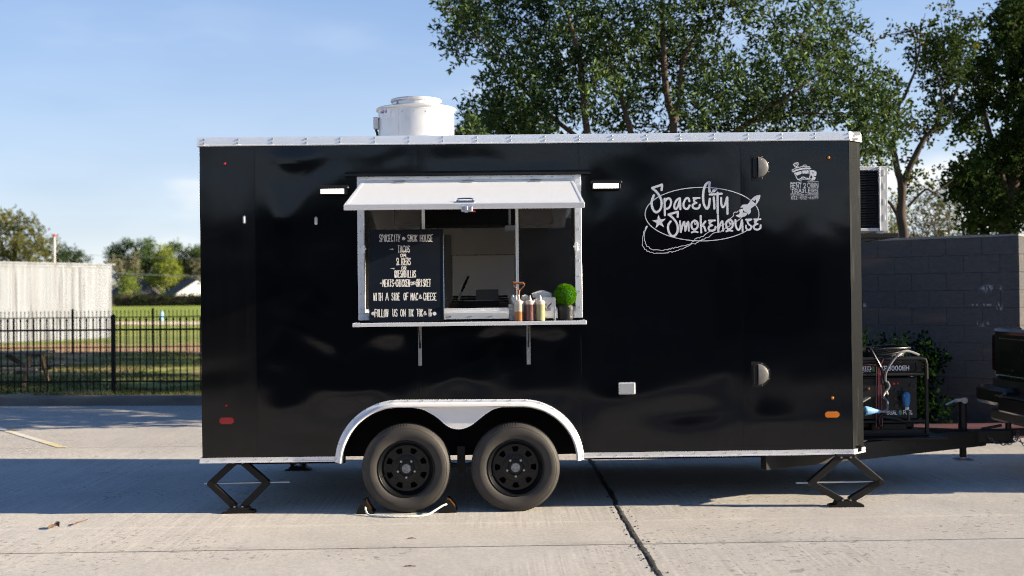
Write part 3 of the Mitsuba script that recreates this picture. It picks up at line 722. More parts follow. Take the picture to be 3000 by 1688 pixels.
for x in (1.638, 2.452):
    b = part_key(ft, 'shelf_bracket')
    put(b, 'channel', [box(x - 0.014, x - 0.010, -0.024, -0.003, 1.095, 1.395), box(x + 0.010, x + 0.014, -0.024, -0.003, 1.095, 1.395), box(x - 0.010, x + 0.010, -0.009, -0.003, 1.095, 1.395)], 'm_steel', smooth=False)
    put(b, 'strut', [bar((x, -0.022, 1.26), (x, -0.20, 1.392), 0.010, 0.006), box(x - .007, x + .007, -.028, -.009, 1.225, 1.262, .002)], 'm_blackmetal', smooth=False)
    put(b, 'screw', [rivet(x, -0.0095, z, .005) for z in (1.12, 1.20, 1.31, 1.37)], 'm_chrome', smooth=40, kind='stuff')

# inside
put(ft, 'interior_wall', [extrude_front(sbox(0.04, 0.445, 4.97, 2.78).difference(ADDED_DOORWAY), 2.37, 2.40), box(0.04, 0.06, 0.12, 2.37, 0.445, 2.78), box(4.95, 4.97, 0.12, 2.37, 0.445, 2.78)], 'm_wall_in', smooth=False)
put(ft, 'interior_ceiling', slab_xy(sbox(0.04, 0.01, 4.97, 2.40).difference(ADDED_SKYLIGHT), 2.765, 2.78), 'm_wall_in', smooth=False)
put(ft, 'interior_front_wall', extrude_front(sbox(0.04, 0.45, 4.97, 2.765).difference(sbox(1.199, 1.47, 2.841, 2.49)).difference(ARCH.buffer(0.01)), 0.10, 0.11), 'm_wall_in', smooth=False)
put(ft, 'interior_floor', box(0.04, 4.97, 0.34, 2.38, 0.4455, 0.455), 'm_offwhite', smooth=False)
put(ft, 'extractor_hood', [box(1.30, 2.75, 1.85, 2.368, 2.262, 2.76, 0.01)], 'm_blackmetal', smooth=False)
put(ft, 'splash_sheet', [box(1.808, 2.395, 2.352, 2.3695, 1.30, 2.003, 0.002)] + [rivet(x, 2.352, z, .008) for x in (1.825, 2.38) for z in (1.94,)], 'm_sheet_in', smooth=False)
put(ft, 'splash_sheet_edge', [box(1.800, 2.403, 2.3655, 2.3695, 2.0035, 2.009), box(1.800, 1.8075, 2.3655, 2.3695, 1.30, 2.003)], 'm_grey_plastic', smooth=False)
put(ft, 'splash_sheet', box(1.40, 1.799, 2.358, 2.3695, 1.30, 2.20, 0.002), 'm_grey_sheet', smooth=False)
put(ft, 'work_counter', [box(1.5, 2.7, 0.95, 1.55, 1.34, 1.37, 0.005), box(1.5, 1.54, 0.95, 1.0, 0.455, 1.34), box(2.66, 2.7, 0.95, 1.0, 0.455, 1.34)], 'm_grey_plastic', smooth=False)
put(ft, 'paper_holder', [box(2.300, 2.42, 1.16, 1.24, 2.160, 2.212, 0.008), box(2.33, 2.35, 1.19, 1.21, 2.212, 2.76)], 'm_offwhite', smooth=30)
k = thing('prep_box', 'dark wood-topped prep box on the counter seen through the serving window', 'box')
solo(k, box(1.812, 2.335, 1.18, 1.42, 1.372, 1.556, 0.006), 'm_wood_in', smooth=False)
k = thing('tray_stack', 'stack of dark trays on the prep box seen through the serving window', 'tray')
for q in range(3): put(k, 'tray', box(1.836 + .006 * q, 2.325 - .004 * q, 1.21, 1.40, 1.558 + q * .021, 1.576 + q * .021, 0.005), 'm_blackmetal', smooth=False)
k = thing('grey_carton', 'grey upright carton inside the window in front of the trays', 'carton')
solo(k, box(2.045, 2.236, 1.12, 1.178, 1.372, 1.669, 0.003), 'm_grey_plastic', smooth=False)
k = thing('knife', 'knife with a black handle leaning up inside the serving window', 'knife')
put(k, 'handle', tube([(1.924, 1.20, 1.655), (1.950, 1.21, 1.715), (1.983, 1.22, 1.785)], [0.010, 0.012, 0.010], 8), 'm_plastic_black')
put(k, 'blade', bar((1.895, 1.19, 1.585), (1.923, 1.20, 1.653), 0.003, 0.022), 'm_steel', smooth=False)
k = thing('order_slip', 'white paper slip lying flat inside the serving window', 'paper')
solo(k, box(1.95, 2.197, 1.02, 1.115, 1.572, 1.576), 'm_white', smooth=False)
k2 = thing('slip_tray', 'low dark tray holding the white slip inside the serving window', 'tray')
solo(k2, box(1.90, 2.24, 1.0, 1.119, 1.372, 1.5715, 0.004), 'm_blackmetal', smooth=False)

# flood lamps
for (x0, x1, zt, a, b) in ((0.902, 1.125, 2.442, 0.918, 1.092), (2.931, 3.163, 2.463, 2.948, 3.136)):
    k = part_key(ft, 'flood_lamp')
    put(k, 'housing', [box(x0, x1, -0.095, -0.012, zt - 0.022, zt, 0.006), box(x0 + .01, x1 - .01, -0.09, -0.03, zt - 0.062, zt - .022, 0.004), box((x0 + x1) / 2 - .04, (x0 + x1) / 2 + .04, -.02, -.001, zt - .06, zt - .01)], 'm_plastic_black', smooth=False)
    put(k, 'cooling_fin', [box(t, t + .004, -.09, -.02, zt, zt + .007) for t in np.linspace(x0 + .01, x1 - .012, 18)], 'm_plastic_black', smooth=False, kind='stuff')
    y = -0.0965
    V = np.array([(a, y, zt - 0.0575), (b, y, zt - 0.0575), (b, y + .002, zt - 0.021), (a, y + .002, zt - 0.021)])
    lk = put(k, 'lens', trimesh.Trimesh(V, [[0, 1, 2], [0, 2, 3]], process=False), 'm_lamp', smooth=False, label='lit white lamp lens')
    scene[lk]['emitter'] = {'type': 'area', 'radiance': rgb((0.17, 0.155, 0.122)), 'sampling_weight': 0.02}
# markers, reflectors, hooks
def dome(x, z, r, d, mat, key, label=None):
    k = part_key(ft, key)
    put(k, 'lens', lathe([(r, 0.001), (r * .95, d * .4), (r * .7, d * .8), (r * .35, d), (0, d)], (x, 0, z), 'y', 20), mat, smooth=60, label=label)
    put(k, 'bezel', lathe([(r * 1.35, 0.0), (r * 1.3, d * .3), (r * 1.02, d * .35), (r, 0)], (x, -0.001, z), 'y', 20), 'm_plastic_black', smooth=60)
dome(0.189, 2.627, 0.011, 0.012, 'm_red_lens', 'marker_light', 'red marker lens'); dome(0.186, 0.815, 0.011, 0.012, 'm_red_lens', 'marker_light', 'red marker lens')
dome(4.738, 2.628, 0.012, 0.014, 'm_amber', 'marker_light', 'amber marker lens'); dome(4.743, 0.812, 0.012, 0.014, 'm_amber', 'marker_light', 'amber marker lens')
for (x0, x1, z0, z1, mt, lb) in ((0.132, 0.241, 0.676, 0.727, 'm_red_lens', 'oval red reflector'), (4.680, 4.795, 0.661, 0.714, 'm_amber', 'oval amber turn light')):
    k = part_key(ft, 'reflector')
    sh_ = LineString([(x0 + .025, (z0 + z1) / 2), (x1 - .025, (z0 + z1) / 2)]).buffer((z1 - z0) / 2, 16)
    put(k, 'lens', extrude_front(sh_.buffer(-.004), -0.012, -0.001), mt, smooth=False, label=lb)
    put(k, 'rim', extrude_front(sh_.difference(sh_.buffer(-.005)), -0.009, 0.0), 'm_plastic_black' if mt == 'm_amber' else 'm_red_lens', smooth=False)
for x, z in ((0.333, 2.205), (0.868, 2.190)):
    put(ft, 'awning_hook', [tube(spline([(x, -0.002, z + .02), (x, -.012, z + .022), (x + .001, -.022, z + .01), (x + .002, -.024, z - .01), (x + .001, -.016, z - .022), (x, -.004, z - .02)], 18), 0.009, 10), box(x - .012, x + .012, -.006, 0, z - .026, z + .028, .003)], 'm_white', smooth=40)
for (x0, z0, z1) in ((4.150, 2.464, 2.655), (4.131, 0.902, 1.093)):
    k = part_key(ft, 'vent_cover')
    zc, r = (z0 + z1) / 2, (z1 - z0) / 2
    w_ = 0.145
    D = unary_union([sbox(x0, z0, x0 + 0.05, z1), affinity.scale(Point(x0 + 0.05, zc).buffer(1, 32), w_ - 0.05, r).intersection(sbox(x0 + .049, z0, x0 + 1, z1))])
    put(k, 'base', extrude_front(D, -0.008, -0.001), 'm_plastic_black', smooth=False)
    a_ = np.linspace(-PI / 2, PI / 2, 28)
    ring = [(x0 + 0.045 + (w_ - 0.062) * math.cos(t), zc + (r - 0.016) * math.sin(t)) for t in a_]
    V, F = [], []
    for (s, h) in ((1.0, 0.008), (0.97, 0.03), (0.88, 0.040), (0.5, 0.047), (0.0, 0.049)):
        V += [(x0 + 0.045 + (p[0] - x0 - 0.045) * s, -h, zc + (p[1] - zc) * (s if s > 0 else 0)) for p in ring]
    n = len(ring)
    for c in range(4):
        for q in range(n - 1): F.append((c * n + q, c * n + q + 1, (c + 1) * n + q + 1, (c + 1) * n + q))
    put(k, 'hood', to_tm((V, np.array(F))), 'm_grey_plastic', smooth=45, label='grey half-round vent hood')
    put(k, 'mouth', box(x0 + 0.012, x0 + 0.045, -0.034, -0.008, zc - r + .018, zc + r - .018, 0.006), 'm_plastic_black', smooth=False)
    put(k, 'screw', [rivet(x0 + 0.05 + (w_ - .058) * math.cos(t), -.009, zc + (r - .008) * math.sin(t), .004) for t in (-1.2, -.4, .4, 1.2)], 'm_chrome', smooth=40, kind='stuff')
k = part_key(ft, 'inlet_box')
put(k, 'cover', box(3.134, 3.246, -0.016, -0.002, 0.866, 0.942, 0.003), 'm_grey_cover', smooth=False)
put(k, 'flange', box(3.128, 3.252, -0.008, -0.001, 0.860, 0.948, 0.003), 'm_alu_bright', smooth=False)

# exhaust fan
ef = part_key(ft, 'exhaust_fan'); fc = (1.553, 1.20)
put(ef, 'drum', lathe([(0.322, 2.84), (0.322, 3.185), (0.330, 3.192), (0.340, 3.196), (0.343, 3.204), (0.338, 3.211), (0.328, 3.212), (0.21, 3.226)], (*fc, 0), 'z', 96), 'm_fan', smooth=40, label='white metal exhaust drum on the roof')
put(ef, 'collar', lathe([(0.200, 3.222), (0.200, 3.262), (0.206, 3.268), (0.216, 3.272), (0.219, 3.281), (0.215, 3.290), (0.206, 3.293), (0.17, 3.294), (0.165, 3.27)], (*fc, 0), 'z', 72), 'm_fan', smooth=40)
put(ef, 'drum_seam', [tube([(fc[0] + .3235 * math.cos(t), fc[1] + .3235 * math.sin(t), z) for t in np.linspace(PI * 1.05, PI * 1.95, 40)], .0022, 5) for z in (2.93, 3.17)] + [tube([(fc[0] + .3232 * math.cos(4.3), fc[1] + .3232 * math.sin(4.3), z) for z in (2.9, 3.18)], .0025, 5)], 'm_fan')
put(ef, 'drum_screw', [rivet(fc[0] + .3225 * math.cos(t), fc[1] + .3225 * math.sin(t), 3.15, .007, (math.cos(t), math.sin(t), 0)) for t in np.linspace(PI * 1.1, PI * 1.9, 9)], 'm_steel', kind='stuff')
put(ef, 'curb', box(1.22, 1.886, 0.87, 1.53, 2.825, 2.90, 0.004), 'm_fan', smooth=False)
put(ef, 'collar_clip', [box(1.392, 1.404, 1.055, 1.07, 3.225, 3.262, .002), lathe([(0.006, 0), (0.006, .01), (0, .012)], (1.401, 1.056, 3.236), 'y', 10)], 'm_steel', smooth=30)
put(ef, 'switch_box', box(1.196, 1.238, 1.09, 1.17, 3.035, 3.135, 0.005), 'm_offwhite', smooth=False)
put(ef, 'conduit', [tube(spline([(1.215, 1.13, 3.035), (1.218, 1.13, 3.02), (1.226, 1.13, 2.99), (1.232, 1.13, 2.85)], 12), 0.010, 8)], 'm_plastic_black')


def on_drum(u0, u1, z0, z1, mat, key, r=0.3235):
    a0 = [PI + math.acos(np.clip((fc[0] - u) / r, -1, 1)) for u in (u0, u1)]
    aa = np.linspace(a0[0], a0[1], 6)
    V = [(fc[0] + r * math.cos(t), fc[1] + r * math.sin(t), z) for z in (z0, z1) for t in aa]
    F = [(q, q + 1, 7 + q, 6 + q) for q in range(5)]
    put(ef, key, to_tm((V, np.array(F))), mat, smooth=False)


on_drum(1.262, 1.300, 3.155, 3.178, 'm_purple', 'sticker', 0.3245); on_drum(1.308, 1.322, 3.150, 3.178, 'm_purple', 'sticker', 0.3245)
on_drum(1.262, 1.352, 3.105, 3.180, 'm_sticker', 'sticker'); on_drum(1.362, 1.392, 3.108, 3.155, 'm_sticker', 'sticker')

# drawbar
put(ft, 'drawbar_beam', [bar((4.22, -0.03 + .06, 0.338), (6.40, 1.235, 0.345), 0.06, 0.135, c=.004)], 'm_blackmetal', smooth=False, label='near black beam of the A-shaped drawbar')
put(ft, 'drawbar_beam', bar((4.22, 2.41, 0.338), (6.40, 1.205, 0.346), 0.06, 0.134, c=.004), 'm_blackmetal', smooth=False)
put(ft, 'drawbar_deck', box(5.02, 5.86, 0.62, 1.82, 0.412, 0.424), 'm_blackmetal', smooth=False)
put(ft, 'coupler', [box(6.28, 6.62, 1.16, 1.28, 0.30, 0.415, 0.01), cyl((6.60, 1.22, 0.415), (6.60, 1.22, 0.30), 0.05, 20), bar((6.38, 1.22, .42), (6.55, 1.22, .45), .03, .02)], 'm_blackmetal', smooth=30)
tj = part_key(ft, 'drawbar_jack')
put(tj, 'post', [cyl((6.215, 1.22, 0.70 - .04), (6.215, 1.22, 0.27), 0.036, 20), cyl((6.215, 1.22, 0.30), (6.215, 1.22, 0.185), 0.029, 20)], 'm_blackmetal')
put(tj, 'foot', [cyl((6.214, 1.22, 0.19), (6.214, 1.22, 0.165), 0.026, 16), box(6.15, 6.285, 1.15, 1.29, 0.155, 0.166, 0.004)], 'm_zinc', smooth=30)
put(tj, 'crank_handle', [cyl((6.215, 1.16, 0.672), (6.215, 1.18, 0.672), 0.026, 20), bar((6.215, 1.165, 0.680), (6.13, 1.165, 0.672), 0.010, 0.030, c=.002), tube(spline([(6.14, 1.165, .673), (6.11, 1.16, .665), (6.08, 1.155, .652), (6.045, 1.15, .640)], 10), [.012, .012, .011, .011, .010, .010, .009, .009, .008, .008], 8), cyl((6.215, 1.215, .672), (6.215, 1.16, .672), .012, 12)], 'm_zinc', smooth=30)
# shore-power inlet on the front wall
k = part_key(ft, 'power_inlet')
put(k, 'socket', [cyl((5.016, 0.45, 0.665), (5.10, 0.45, 0.668), 0.040, 20), box(5.016, 5.03, 0.40, 0.50, 0.61, 0.74, 0.003)], 'm_plastic_black', smooth=30)
put(k, 'flap', bar((5.06, 0.45, 0.715), (5.165, 0.45, 0.775), 0.07, 0.012, up=(-.5, 0, .86), c=.002), 'm_cream_flap', smooth=False)

# ------------------------------------------------------------------ vinyl lettering on the side
def on_skin(m, gap=0.0014):
    """lays flat work (built at y in [-t, 0]) onto the slightly wavy side panel"""
    v = m.vertices.copy(); v[:, 1] = v[:, 1] - disp(v[:, 0], v[:, 2]) - gap; m.vertices = v; return m


def LG(u, v): return (4.6364e-04 * u - 5.95e-06 * v + 3.2702, -4.84e-06 * u - 4.6256e-04 * v + 2.5456)
def lg(pts, smooth_=True, n=26):
    p = np.array([LG(*q) for q in pts])
    if smooth_ and len(p) > 2: p = spline(np.c_[p, np.zeros(len(p))], n)[:, :2]
    return [tuple(q) for q in p]


U = 4.63e-4
W1 = 38 * U
word1 = [(lg([(436, 318), (442, 262), (440, 232)], 0) + lg([(440, 232), (282, 286)], 0), W1), (lg([(285, 290), (340, 335), (405, 420), (435, 510), (425, 610), (385, 665), (340, 680), (300, 640), (274, 560), (280, 480), (310, 405)]), W1),
         (lg([(484, 462), (490, 730)], 0), W1 * .9), (lg([(495, 500), (530, 458), (572, 465), (590, 520), (572, 585), (540, 620), (505, 628)]), W1 * .9),
         (lg([(735, 455), (690, 475), (650, 540), (640, 600), (665, 630), (700, 590), (728, 500)]), W1 * .9), (lg([(735, 452), (738, 560), (740, 630)], 0), W1 * .9),
         (lg([(888, 500), (870, 452), (830, 460), (796, 530), (796, 590), (830, 628), (870, 615), (892, 570)]), W1 * .9),
         (lg([(955, 448), (1055, 448)], 0), W1 * .8), (lg([(1010, 452), (960, 485), (985, 520), (1005, 528)]), W1 * .8), (lg([(990, 528), (945, 560), (950, 605), (1000, 625), (1045, 605), (1060, 560)]), W1 * .9),
         (lg([(1218, 345), (1212, 260), (1218, 192), (1160, 225), (1128, 300), (1112, 400), (1118, 520), (1150, 600), (1178, 622), (1205, 580), (1222, 465)], True, 50), W1),
         (lg([(1288, 440), (1296, 620)], 0), W1 * .95), (lg([(1222, 392), (1415, 380)], 0), W1 * .95), (lg([(1348, 362), (1352, 700)], 0), W1 * .95),
         (lg([(1406, 448), (1408, 540), (1432, 598), (1468, 560), (1500, 450)]), W1 * .9), (lg([(1506, 440), (1510, 706)], 0), W1 * .95)]
word2 = [(lg([(698, 755), (702, 705), (700, 674)], 0) + lg([(700, 674), (548, 718)], 0), W1 * .95), (lg([(552, 722), (610, 765), (670, 840), (700, 920), (690, 1010), (650, 1062), (605, 1070), (562, 1020), (540, 950), (548, 880), (582, 832)]), W1 * .95),
         (lg([(735, 825), (750, 1005)], 0), W1 * .85), (lg([(752, 990), (782, 880), (800, 838), (812, 870), (820, 985)]), W1 * .8), (lg([(822, 985), (850, 880), (866, 838), (876, 880), (880, 985)]), W1 * .8),
         (lg([(975, 815), (930, 850), (922, 905), (945, 955), (985, 960), (1020, 925), (1025, 865), (1000, 825), (965, 820)]), W1 * .85), (lg([(975, 850), (978, 880), (1000, 870)]), W1 * .5), (lg([(928, 1010), (975, 996), (1022, 1006)]), W1 * .8),
         (lg([(1074, 742), (1080, 1010)], 0), W1 * .9), (lg([(1090, 905), (1150, 832)], 0), W1 * .85), (lg([(1092, 900), (1130, 920), (1152, 985)]), W1 * .85),
         (lg([(1205, 818), (1310, 815)], 0), W1 * .75), (lg([(1268, 822), (1216, 858), (1245, 888), (1265, 895)]), W1 * .75), (lg([(1250, 895), (1205, 925), (1212, 968), (1262, 985), (1305, 962), (1315, 920)]), W1 * .85),
         (lg([(1355, 735), (1360, 1000)], 0), W1 * .9), (lg([(1365, 960), (1395, 870), (1425, 828), (1436, 880), (1440, 985)]), W1 * .8),
         (lg([(1545, 800), (1498, 835), (1488, 890), (1508, 945), (1550, 952), (1592, 915), (1596, 850), (1570, 812), (1535, 805)]), W1 * .85), (lg([(1540, 840), (1545, 870), (1570, 858)]), W1 * .5), (lg([(1492, 992), (1540, 978), (1588, 986)]), W1 * .8),
         (lg([(1640, 808), (1645, 900), (1680, 968), (1715, 940), (1745, 815)]), W1 * .85), (lg([(1748, 808), (1760, 990)], 0), W1 * .85),
         (lg([(1810, 802), (1900, 798)], 0), W1 * .75), (lg([(1890, 805), (1838, 830), (1860, 880), (1898, 910), (1885, 960), (1845, 970), (1815, 940), (1812, 900)]), W1 * .8),
         (lg([(1945, 798), (2050, 794)], 0), W1 * .75), (lg([(2008, 802), (1955, 838), (1985, 868), (2005, 872)]), W1 * .75), (lg([(1988, 872), (1942, 905), (1950, 950), (2000, 965), (2045, 940), (2052, 895)]), W1 * .85)]
lgo = part_key(ft, 'logo')
for nm, wds in (('script_lettering', word1), ('script_lettering', word2)):
    put(lgo, nm, on_skin(extrude_front(unary_union([LineString(p).buffer(w / 2, 8) for p, w in wds]).segmentize(0.03), -0.0008, 0.0)), 'm_vinyl', smooth=False)
aa = np.linspace(-2 * PI + 0.20, -0.42 + 0.15, 140)
el = [LG(1095 + 928 * math.cos(t), 712 + 437 * math.sin(t)) for t in np.linspace(0.13, 2 * PI - 0.42, 150)]
el2 = [LG(1095 + 928 * math.cos(t), 712 + 437 * math.sin(t)) for t in np.linspace(-0.36, 0.13, 14)]
put(lgo, 'ring', on_skin(extrude_front(unary_union([LineString(el), LineString(el2)]).buffer(6.5 * U), -0.0006, 0.0)), 'm_vinyl', smooth=False)
st = []
for k in range(10):
    r = 122 if k % 2 == 0 else 46
    t = -PI / 2 - 0.12 + k * PI / 5
    st.append(LG(396 + r * math.cos(t), 838 + r * math.sin(t)))
put(lgo, 'star', on_skin(extrude_front(Polygon(st), -0.0008, 0.0)), 'm_vinyl', smooth=False)
rk = Polygon([LG(*p) for p in [(2045, 398), (1990, 408), (1940, 435), (1900, 475), (1860, 530), (1835, 555), (1760, 558), (1722, 602), (1772, 606), (1762, 640), (1790, 668), (1828, 680), (1850, 722), (1892, 682), (1888, 622), (1930, 590), (1985, 548), (2020, 500), (2040, 450)]])
rk = rk.difference(Polygon([LG(*p) for p in [(1905, 475), (1950, 495), (1975, 462), (1978, 500), (1968, 545), (1945, 522), (1915, 500)]]))
fl_ = unary_union([Polygon([LG(*p) for p in [(1700, 640), (1755, 625), (1765, 660), (1745, 740), (1715, 768), (1665, 752), (1648, 730), (1690, 722), (1712, 690)]]), Polygon([LG(*p) for p in [(1765, 690), (1785, 685), (1825, 685), (1828, 720), (1790, 750), (1735, 768), (1745, 730)]])])
put(lgo, 'rocket', on_skin(extrude_front(unary_union([rk, fl_]).buffer(0.0008).segmentize(0.03), -0.0008, 0.0)), 'm_vinyl', smooth=False)
pl = unary_union([Point(LG(1290, 330)).buffer(27 * U), LineString([LG(1240, 352), LG(1252, 356), LG(1290, 342), LG(1330, 318), LG(1340, 308), LG(1322, 306)]).buffer(6 * U)])
put(lgo, 'planet', on_skin(extrude_front(pl, -0.0008, 0.0)), 'm_vinyl', smooth=False)


def smoke(pts, seed):
    p = spline(np.c_[np.array(pts, float), np.zeros(len(pts))], 260)[:, :2]
    s = np.concatenate([[0], np.cumsum(np.linalg.norm(np.diff(p, axis=0), axis=1))])
    t = np.gradient(p, axis=0); t /= np.linalg.norm(t, axis=1, keepdims=True) + 1e-9
    w = np.abs(np.sin(s / 30 + 2.2 * np.sin(s / 73 + seed))) * 15 - 7
    q = p + np.stack([-t[:, 1], t[:, 0]], 1) * w[:, None]
    return LineString([LG(*a) for a in q]).buffer(5.2 * U)


sm = [smoke([(1690, 668), (1625, 690), (1610, 745), (1560, 790), (1490, 860), (1400, 905), (1330, 935), (1215, 1005), (1090, 1085), (1000, 1110), (940, 1172), (850, 1222), (720, 1248), (630, 1266), (550, 1288), (450, 1302), (360, 1297), (285, 1300), (235, 1258), (195, 1240), (168, 1175), (152, 1100), (162, 1020), (180, 962)], 1),
      smoke([(1740, 775), (1690, 810), (1600, 870), (1500, 930), (1420, 985), (1360, 1010), (1280, 1027), (1240, 1060), (1150, 1110), (1050, 1150), (1010, 1186), (930, 1204), (880, 1236), (760, 1282), (640, 1325), (560, 1332), (480, 1356), (360, 1355), (270, 1340), (190, 1308), (140, 1258), (120, 1180), (124, 1080), (145, 1000), (165, 962)], 2),
      LineString([LG(176, 946), LG(196, 916)]).buffer(14 * U)]
put(lgo, 'smoke_trail', on_skin(extrude_front(unary_union(sm).simplify(1e-4), -0.0006, 0.0)), 'm_vinyl', smooth=False)


def RT(u, v): return (3.2201e-04 * u - 4.36e-06 * v + 4.3579, -3.21e-06 * u - 3.2084e-04 * v + 2.6897)
rt = part_key(ft, 'rental_decal')
def rt_text(t, u0, u1, v0, v1, bold=False):
    x0, z1 = RT(u0, v0); x1, z0 = RT(u1, v1)
    put(rt, 'lettering', on_skin(text_front(t, x0, x1, z0, z1, 0.0, 0.0008, bold)), 'm_vinyl', smooth=False)
rt_text('RENT', 288, 550, 775, 905); rt_text('2', 590, 652, 778, 902); rt_text('OWN', 685, 942, 772, 900); rt_text('TRAILERS', 292, 940, 918, 1008, False)
rt_text('FOOD TRAILERS & FOOD TRUCKS', 290, 940, 1042, 1070, False); rt_text('832-582-6699', 296, 940, 1085, 1160)
u = 3.2e-4
parts = [LineString([RT(a, b) for a, b in q]).buffer(w * u / 2, cap_style=2) for q, w in (([(285, 763), (548, 756)], 9), ([(680, 753), (940, 748)], 9), ([(285, 1033), (548, 1030)], 9), ([(680, 1026), (945, 1023)], 9))]
put(rt, 'rule', on_skin(extrude_front(unary_union(parts), -.0008, 0)), 'm_vinyl', smooth=False)
A_ = lambda q: Polygon([RT(*p) for p in q])
S_ = lambda q, w: LineString([RT(*p) for p in q]).buffer(w * u / 2)
icon = unary_union([
    S_([(360, 345), (385, 310), (465, 292), (472, 340), (440, 385), (385, 390), (350, 335)], 14), S_([(375, 335), (465, 305)], 12), S_([(365, 365), (455, 345)], 12), S_([(405, 410), (470, 395)], 14),
    S_([(325, 470), (420, 425), (560, 392), (740, 388), (745, 425)], 16), S_([(580, 385), (585, 358), (650, 352), (672, 385)], 14), S_([(330, 470), (345, 500)], 14),
    A_([(310, 518), (420, 455), (560, 420), (700, 412), (785, 432), (745, 455), (600, 455), (470, 480), (350, 525)]),
    A_([(385, 535), (545, 490), (548, 560), (440, 605), (425, 590)]), A_([(562, 486), (718, 476), (712, 555), (565, 555)]),
    S_([(375, 540), (455, 700)], 18), A_([(735, 470), (800, 472), (870, 490), (902, 525), (898, 590), (880, 615), (742, 600)]), A_([(740, 590), (760, 600), (745, 660), (720, 660)]), A_([(800, 605), (885, 640), (858, 700), (760, 680), (800, 660)]),
    S_([(455, 698), (540, 672), (555, 640), (610, 640), (640, 665), (700, 670), (850, 700)], 22), S_([(480, 728), (560, 702), (660, 698), (760, 710), (825, 728)], 12)]).difference(A_([(800, 515), (825, 515), (825, 552), (805, 552)])).difference(Point(RT(578, 665)).buffer(24 * u)).union(Point(RT(578, 665)).buffer(15 * u))
put(rt, 'trailer_icon', on_skin(extrude_front(icon.segmentize(0.03), -0.0008, 0.0)), 'm_vinyl', smooth=False)

# ------------------------------------------------------------------ menu board
mb = thing('menu_board', 'black menu board with white hand lettering standing at the left end of the shelf', 'menu board')
BX0, BX1, BZ0, BH = 1.268, 1.822, 1.4265, 0.692
lean = 0.10
def BL(m):
    """board frame: y=0 is its face, z from 0 at the foot; leans back against the sash"""
    v = m.vertices.copy(); c, s = math.cos(lean), math.sin(lean)
    m.vertices = np.stack([v[:, 0], -0.095 + v[:, 1] * c + v[:, 2] * s, BZ0 + 0.003 - v[:, 1] * s + v[:, 2] * c], 1); return m


put(mb, 'panel', BL(box(BX0 + .012, BX1 - .009, 0.003, 0.018, 0.012, BH - .012)), 'm_board', smooth=False)
put(mb, 'frame', [BL(box(BX0, BX0 + .0118, 0.0, 0.02, 0, BH)), BL(box(BX1 - .0088, BX1, 0.0, 0.02, 0, BH)), BL(box(BX0 + .012, BX1 - .009, 0, .02, 0, .0118)), BL(box(BX0 + .012, BX1 - .009, 0, .02, BH - .0118, BH))], 'm_board', smooth=False)
put(mb, 'edge_highlight', BL(box(BX1 + .0005, BX1 + .0035, 0.001, 0.019, 0.05, BH - .04)), 'm_chrome', smooth=False, label='thin bright strip imitating sunlight on the right edge')  # chrome strip put in for the sunlit highlight along this edge


def MB(u_, v_): return (7.0054e-04 * u_ - 7.6e-06 * v_ + 1.1456, (-7.75e-06 * u_ - 7.0167e-04 * v_ + 2.4053 - BZ0) / math.cos(lean) + 0.002)
GLYPH = {'A': ['0,0 .42,1 .58,1 1,0', '.2,.38 .8,.38'], 'B': ['0,0 0,1 .6,1 .85,.85 .8,.6 .1,.53', '.1,.53 .8,.48 1,.3 .9,.08 .6,0 0,0'], 'C': ['1,.82 .8,1 .35,1 .05,.8 0,.4 .1,.12 .4,0 .8,.02 1,.2'], 'D': ['0,0 0,1 .55,.98 .95,.7 1,.35 .7,.06 0,0'],
 'E': ['1,1 0,1 0,0 1,0', '0,.52 .8,.52'], 'F': ['1,1 0,1 0,0', '0,.52 .8,.52'], 'G': ['1,.82 .75,1 .3,1 .04,.78 0,.35 .2,.03 .7,0 1,.15 1,.45 .55,.45'], 'H': ['0,0 0,1', '1,0 1,1', '0,.5 1,.5'], 'I': ['.5,0 .5,1'], 'K': ['0,0 0,1', '1,1 .05,.48 1,0'], 'L': ['0,1 0,0 1,0'],
 'M': ['0,0 .06,1 .5,.4 .94,1 1,0'], 'N': ['0,0 0,1 1,0 1,1'], 'O': ['.5,0 .12,.12 0,.5 .12,.88 .5,1 .88,.88 1,.5 .88,.12 .5,0'], 'P': ['0,0 0,1 .65,1 .98,.8 .9,.55 .5,.45 0,.45'], 'Q': ['.5,0 .12,.12 0,.5 .12,.88 .5,1 .88,.88 1,.5 .88,.12 .5,0', '.6,.25 1,-.05'],
 'R': ['0,0 0,1 .65,1 .95,.8 .85,.55 .05,.5', '.4,.5 1,0'], 'S': ['1,.84 .7,1 .25,.97 .03,.75 .25,.56 .75,.45 1,.25 .75,.03 .3,0 0,.16'], 'T': ['0,1 1,1', '.5,1 .5,0'], 'U': ['0,1 0,.25 .25,.02 .7,.02 1,.25 1,1'], 'W': ['0,1 .2,0 .5,.7 .8,0 1,1'], 'Y': ['0,1 .5,.5 1,1', '.5,.5 .5,0'],
 '&': ['1,0 .2,.75 .3,1 .6,.98 .65,.75 .1,.4 .1,.1 .4,0 .8,.15 1,.45']}


def line(words):
    for (t, u0, u1, v0, v1, b) in words:
        n = len(t); unit = (u1 - u0) / (n - .28) if n > 1 else (u1 - u0) / .72
        if n > 1 and 'I' in t: pass
        small = v1 - v0 < 45
        segs = []
        for q, ch in enumerate(t):
            for g in GLYPH[ch]:
                pts = []
                for c in g.split():
                    a, d = (float(w) for w in c.split(','))
                    pts.append(MB(u0 + q * unit + a * unit * .70 + (rg_l.uniform(-1.2, 1.2)), v1 - d * (v1 - v0) + rg_l.uniform(-1.5, 1.5)))
                segs.append(LineString(pts).buffer(um * (3.4 if small else (4.0 if b else 3.3)), 4))
        put(mb, 'lettering', BL(extrude_front(unary_union(segs), 0.0014, 0.0028)), 'm_chalk', smooth=False)


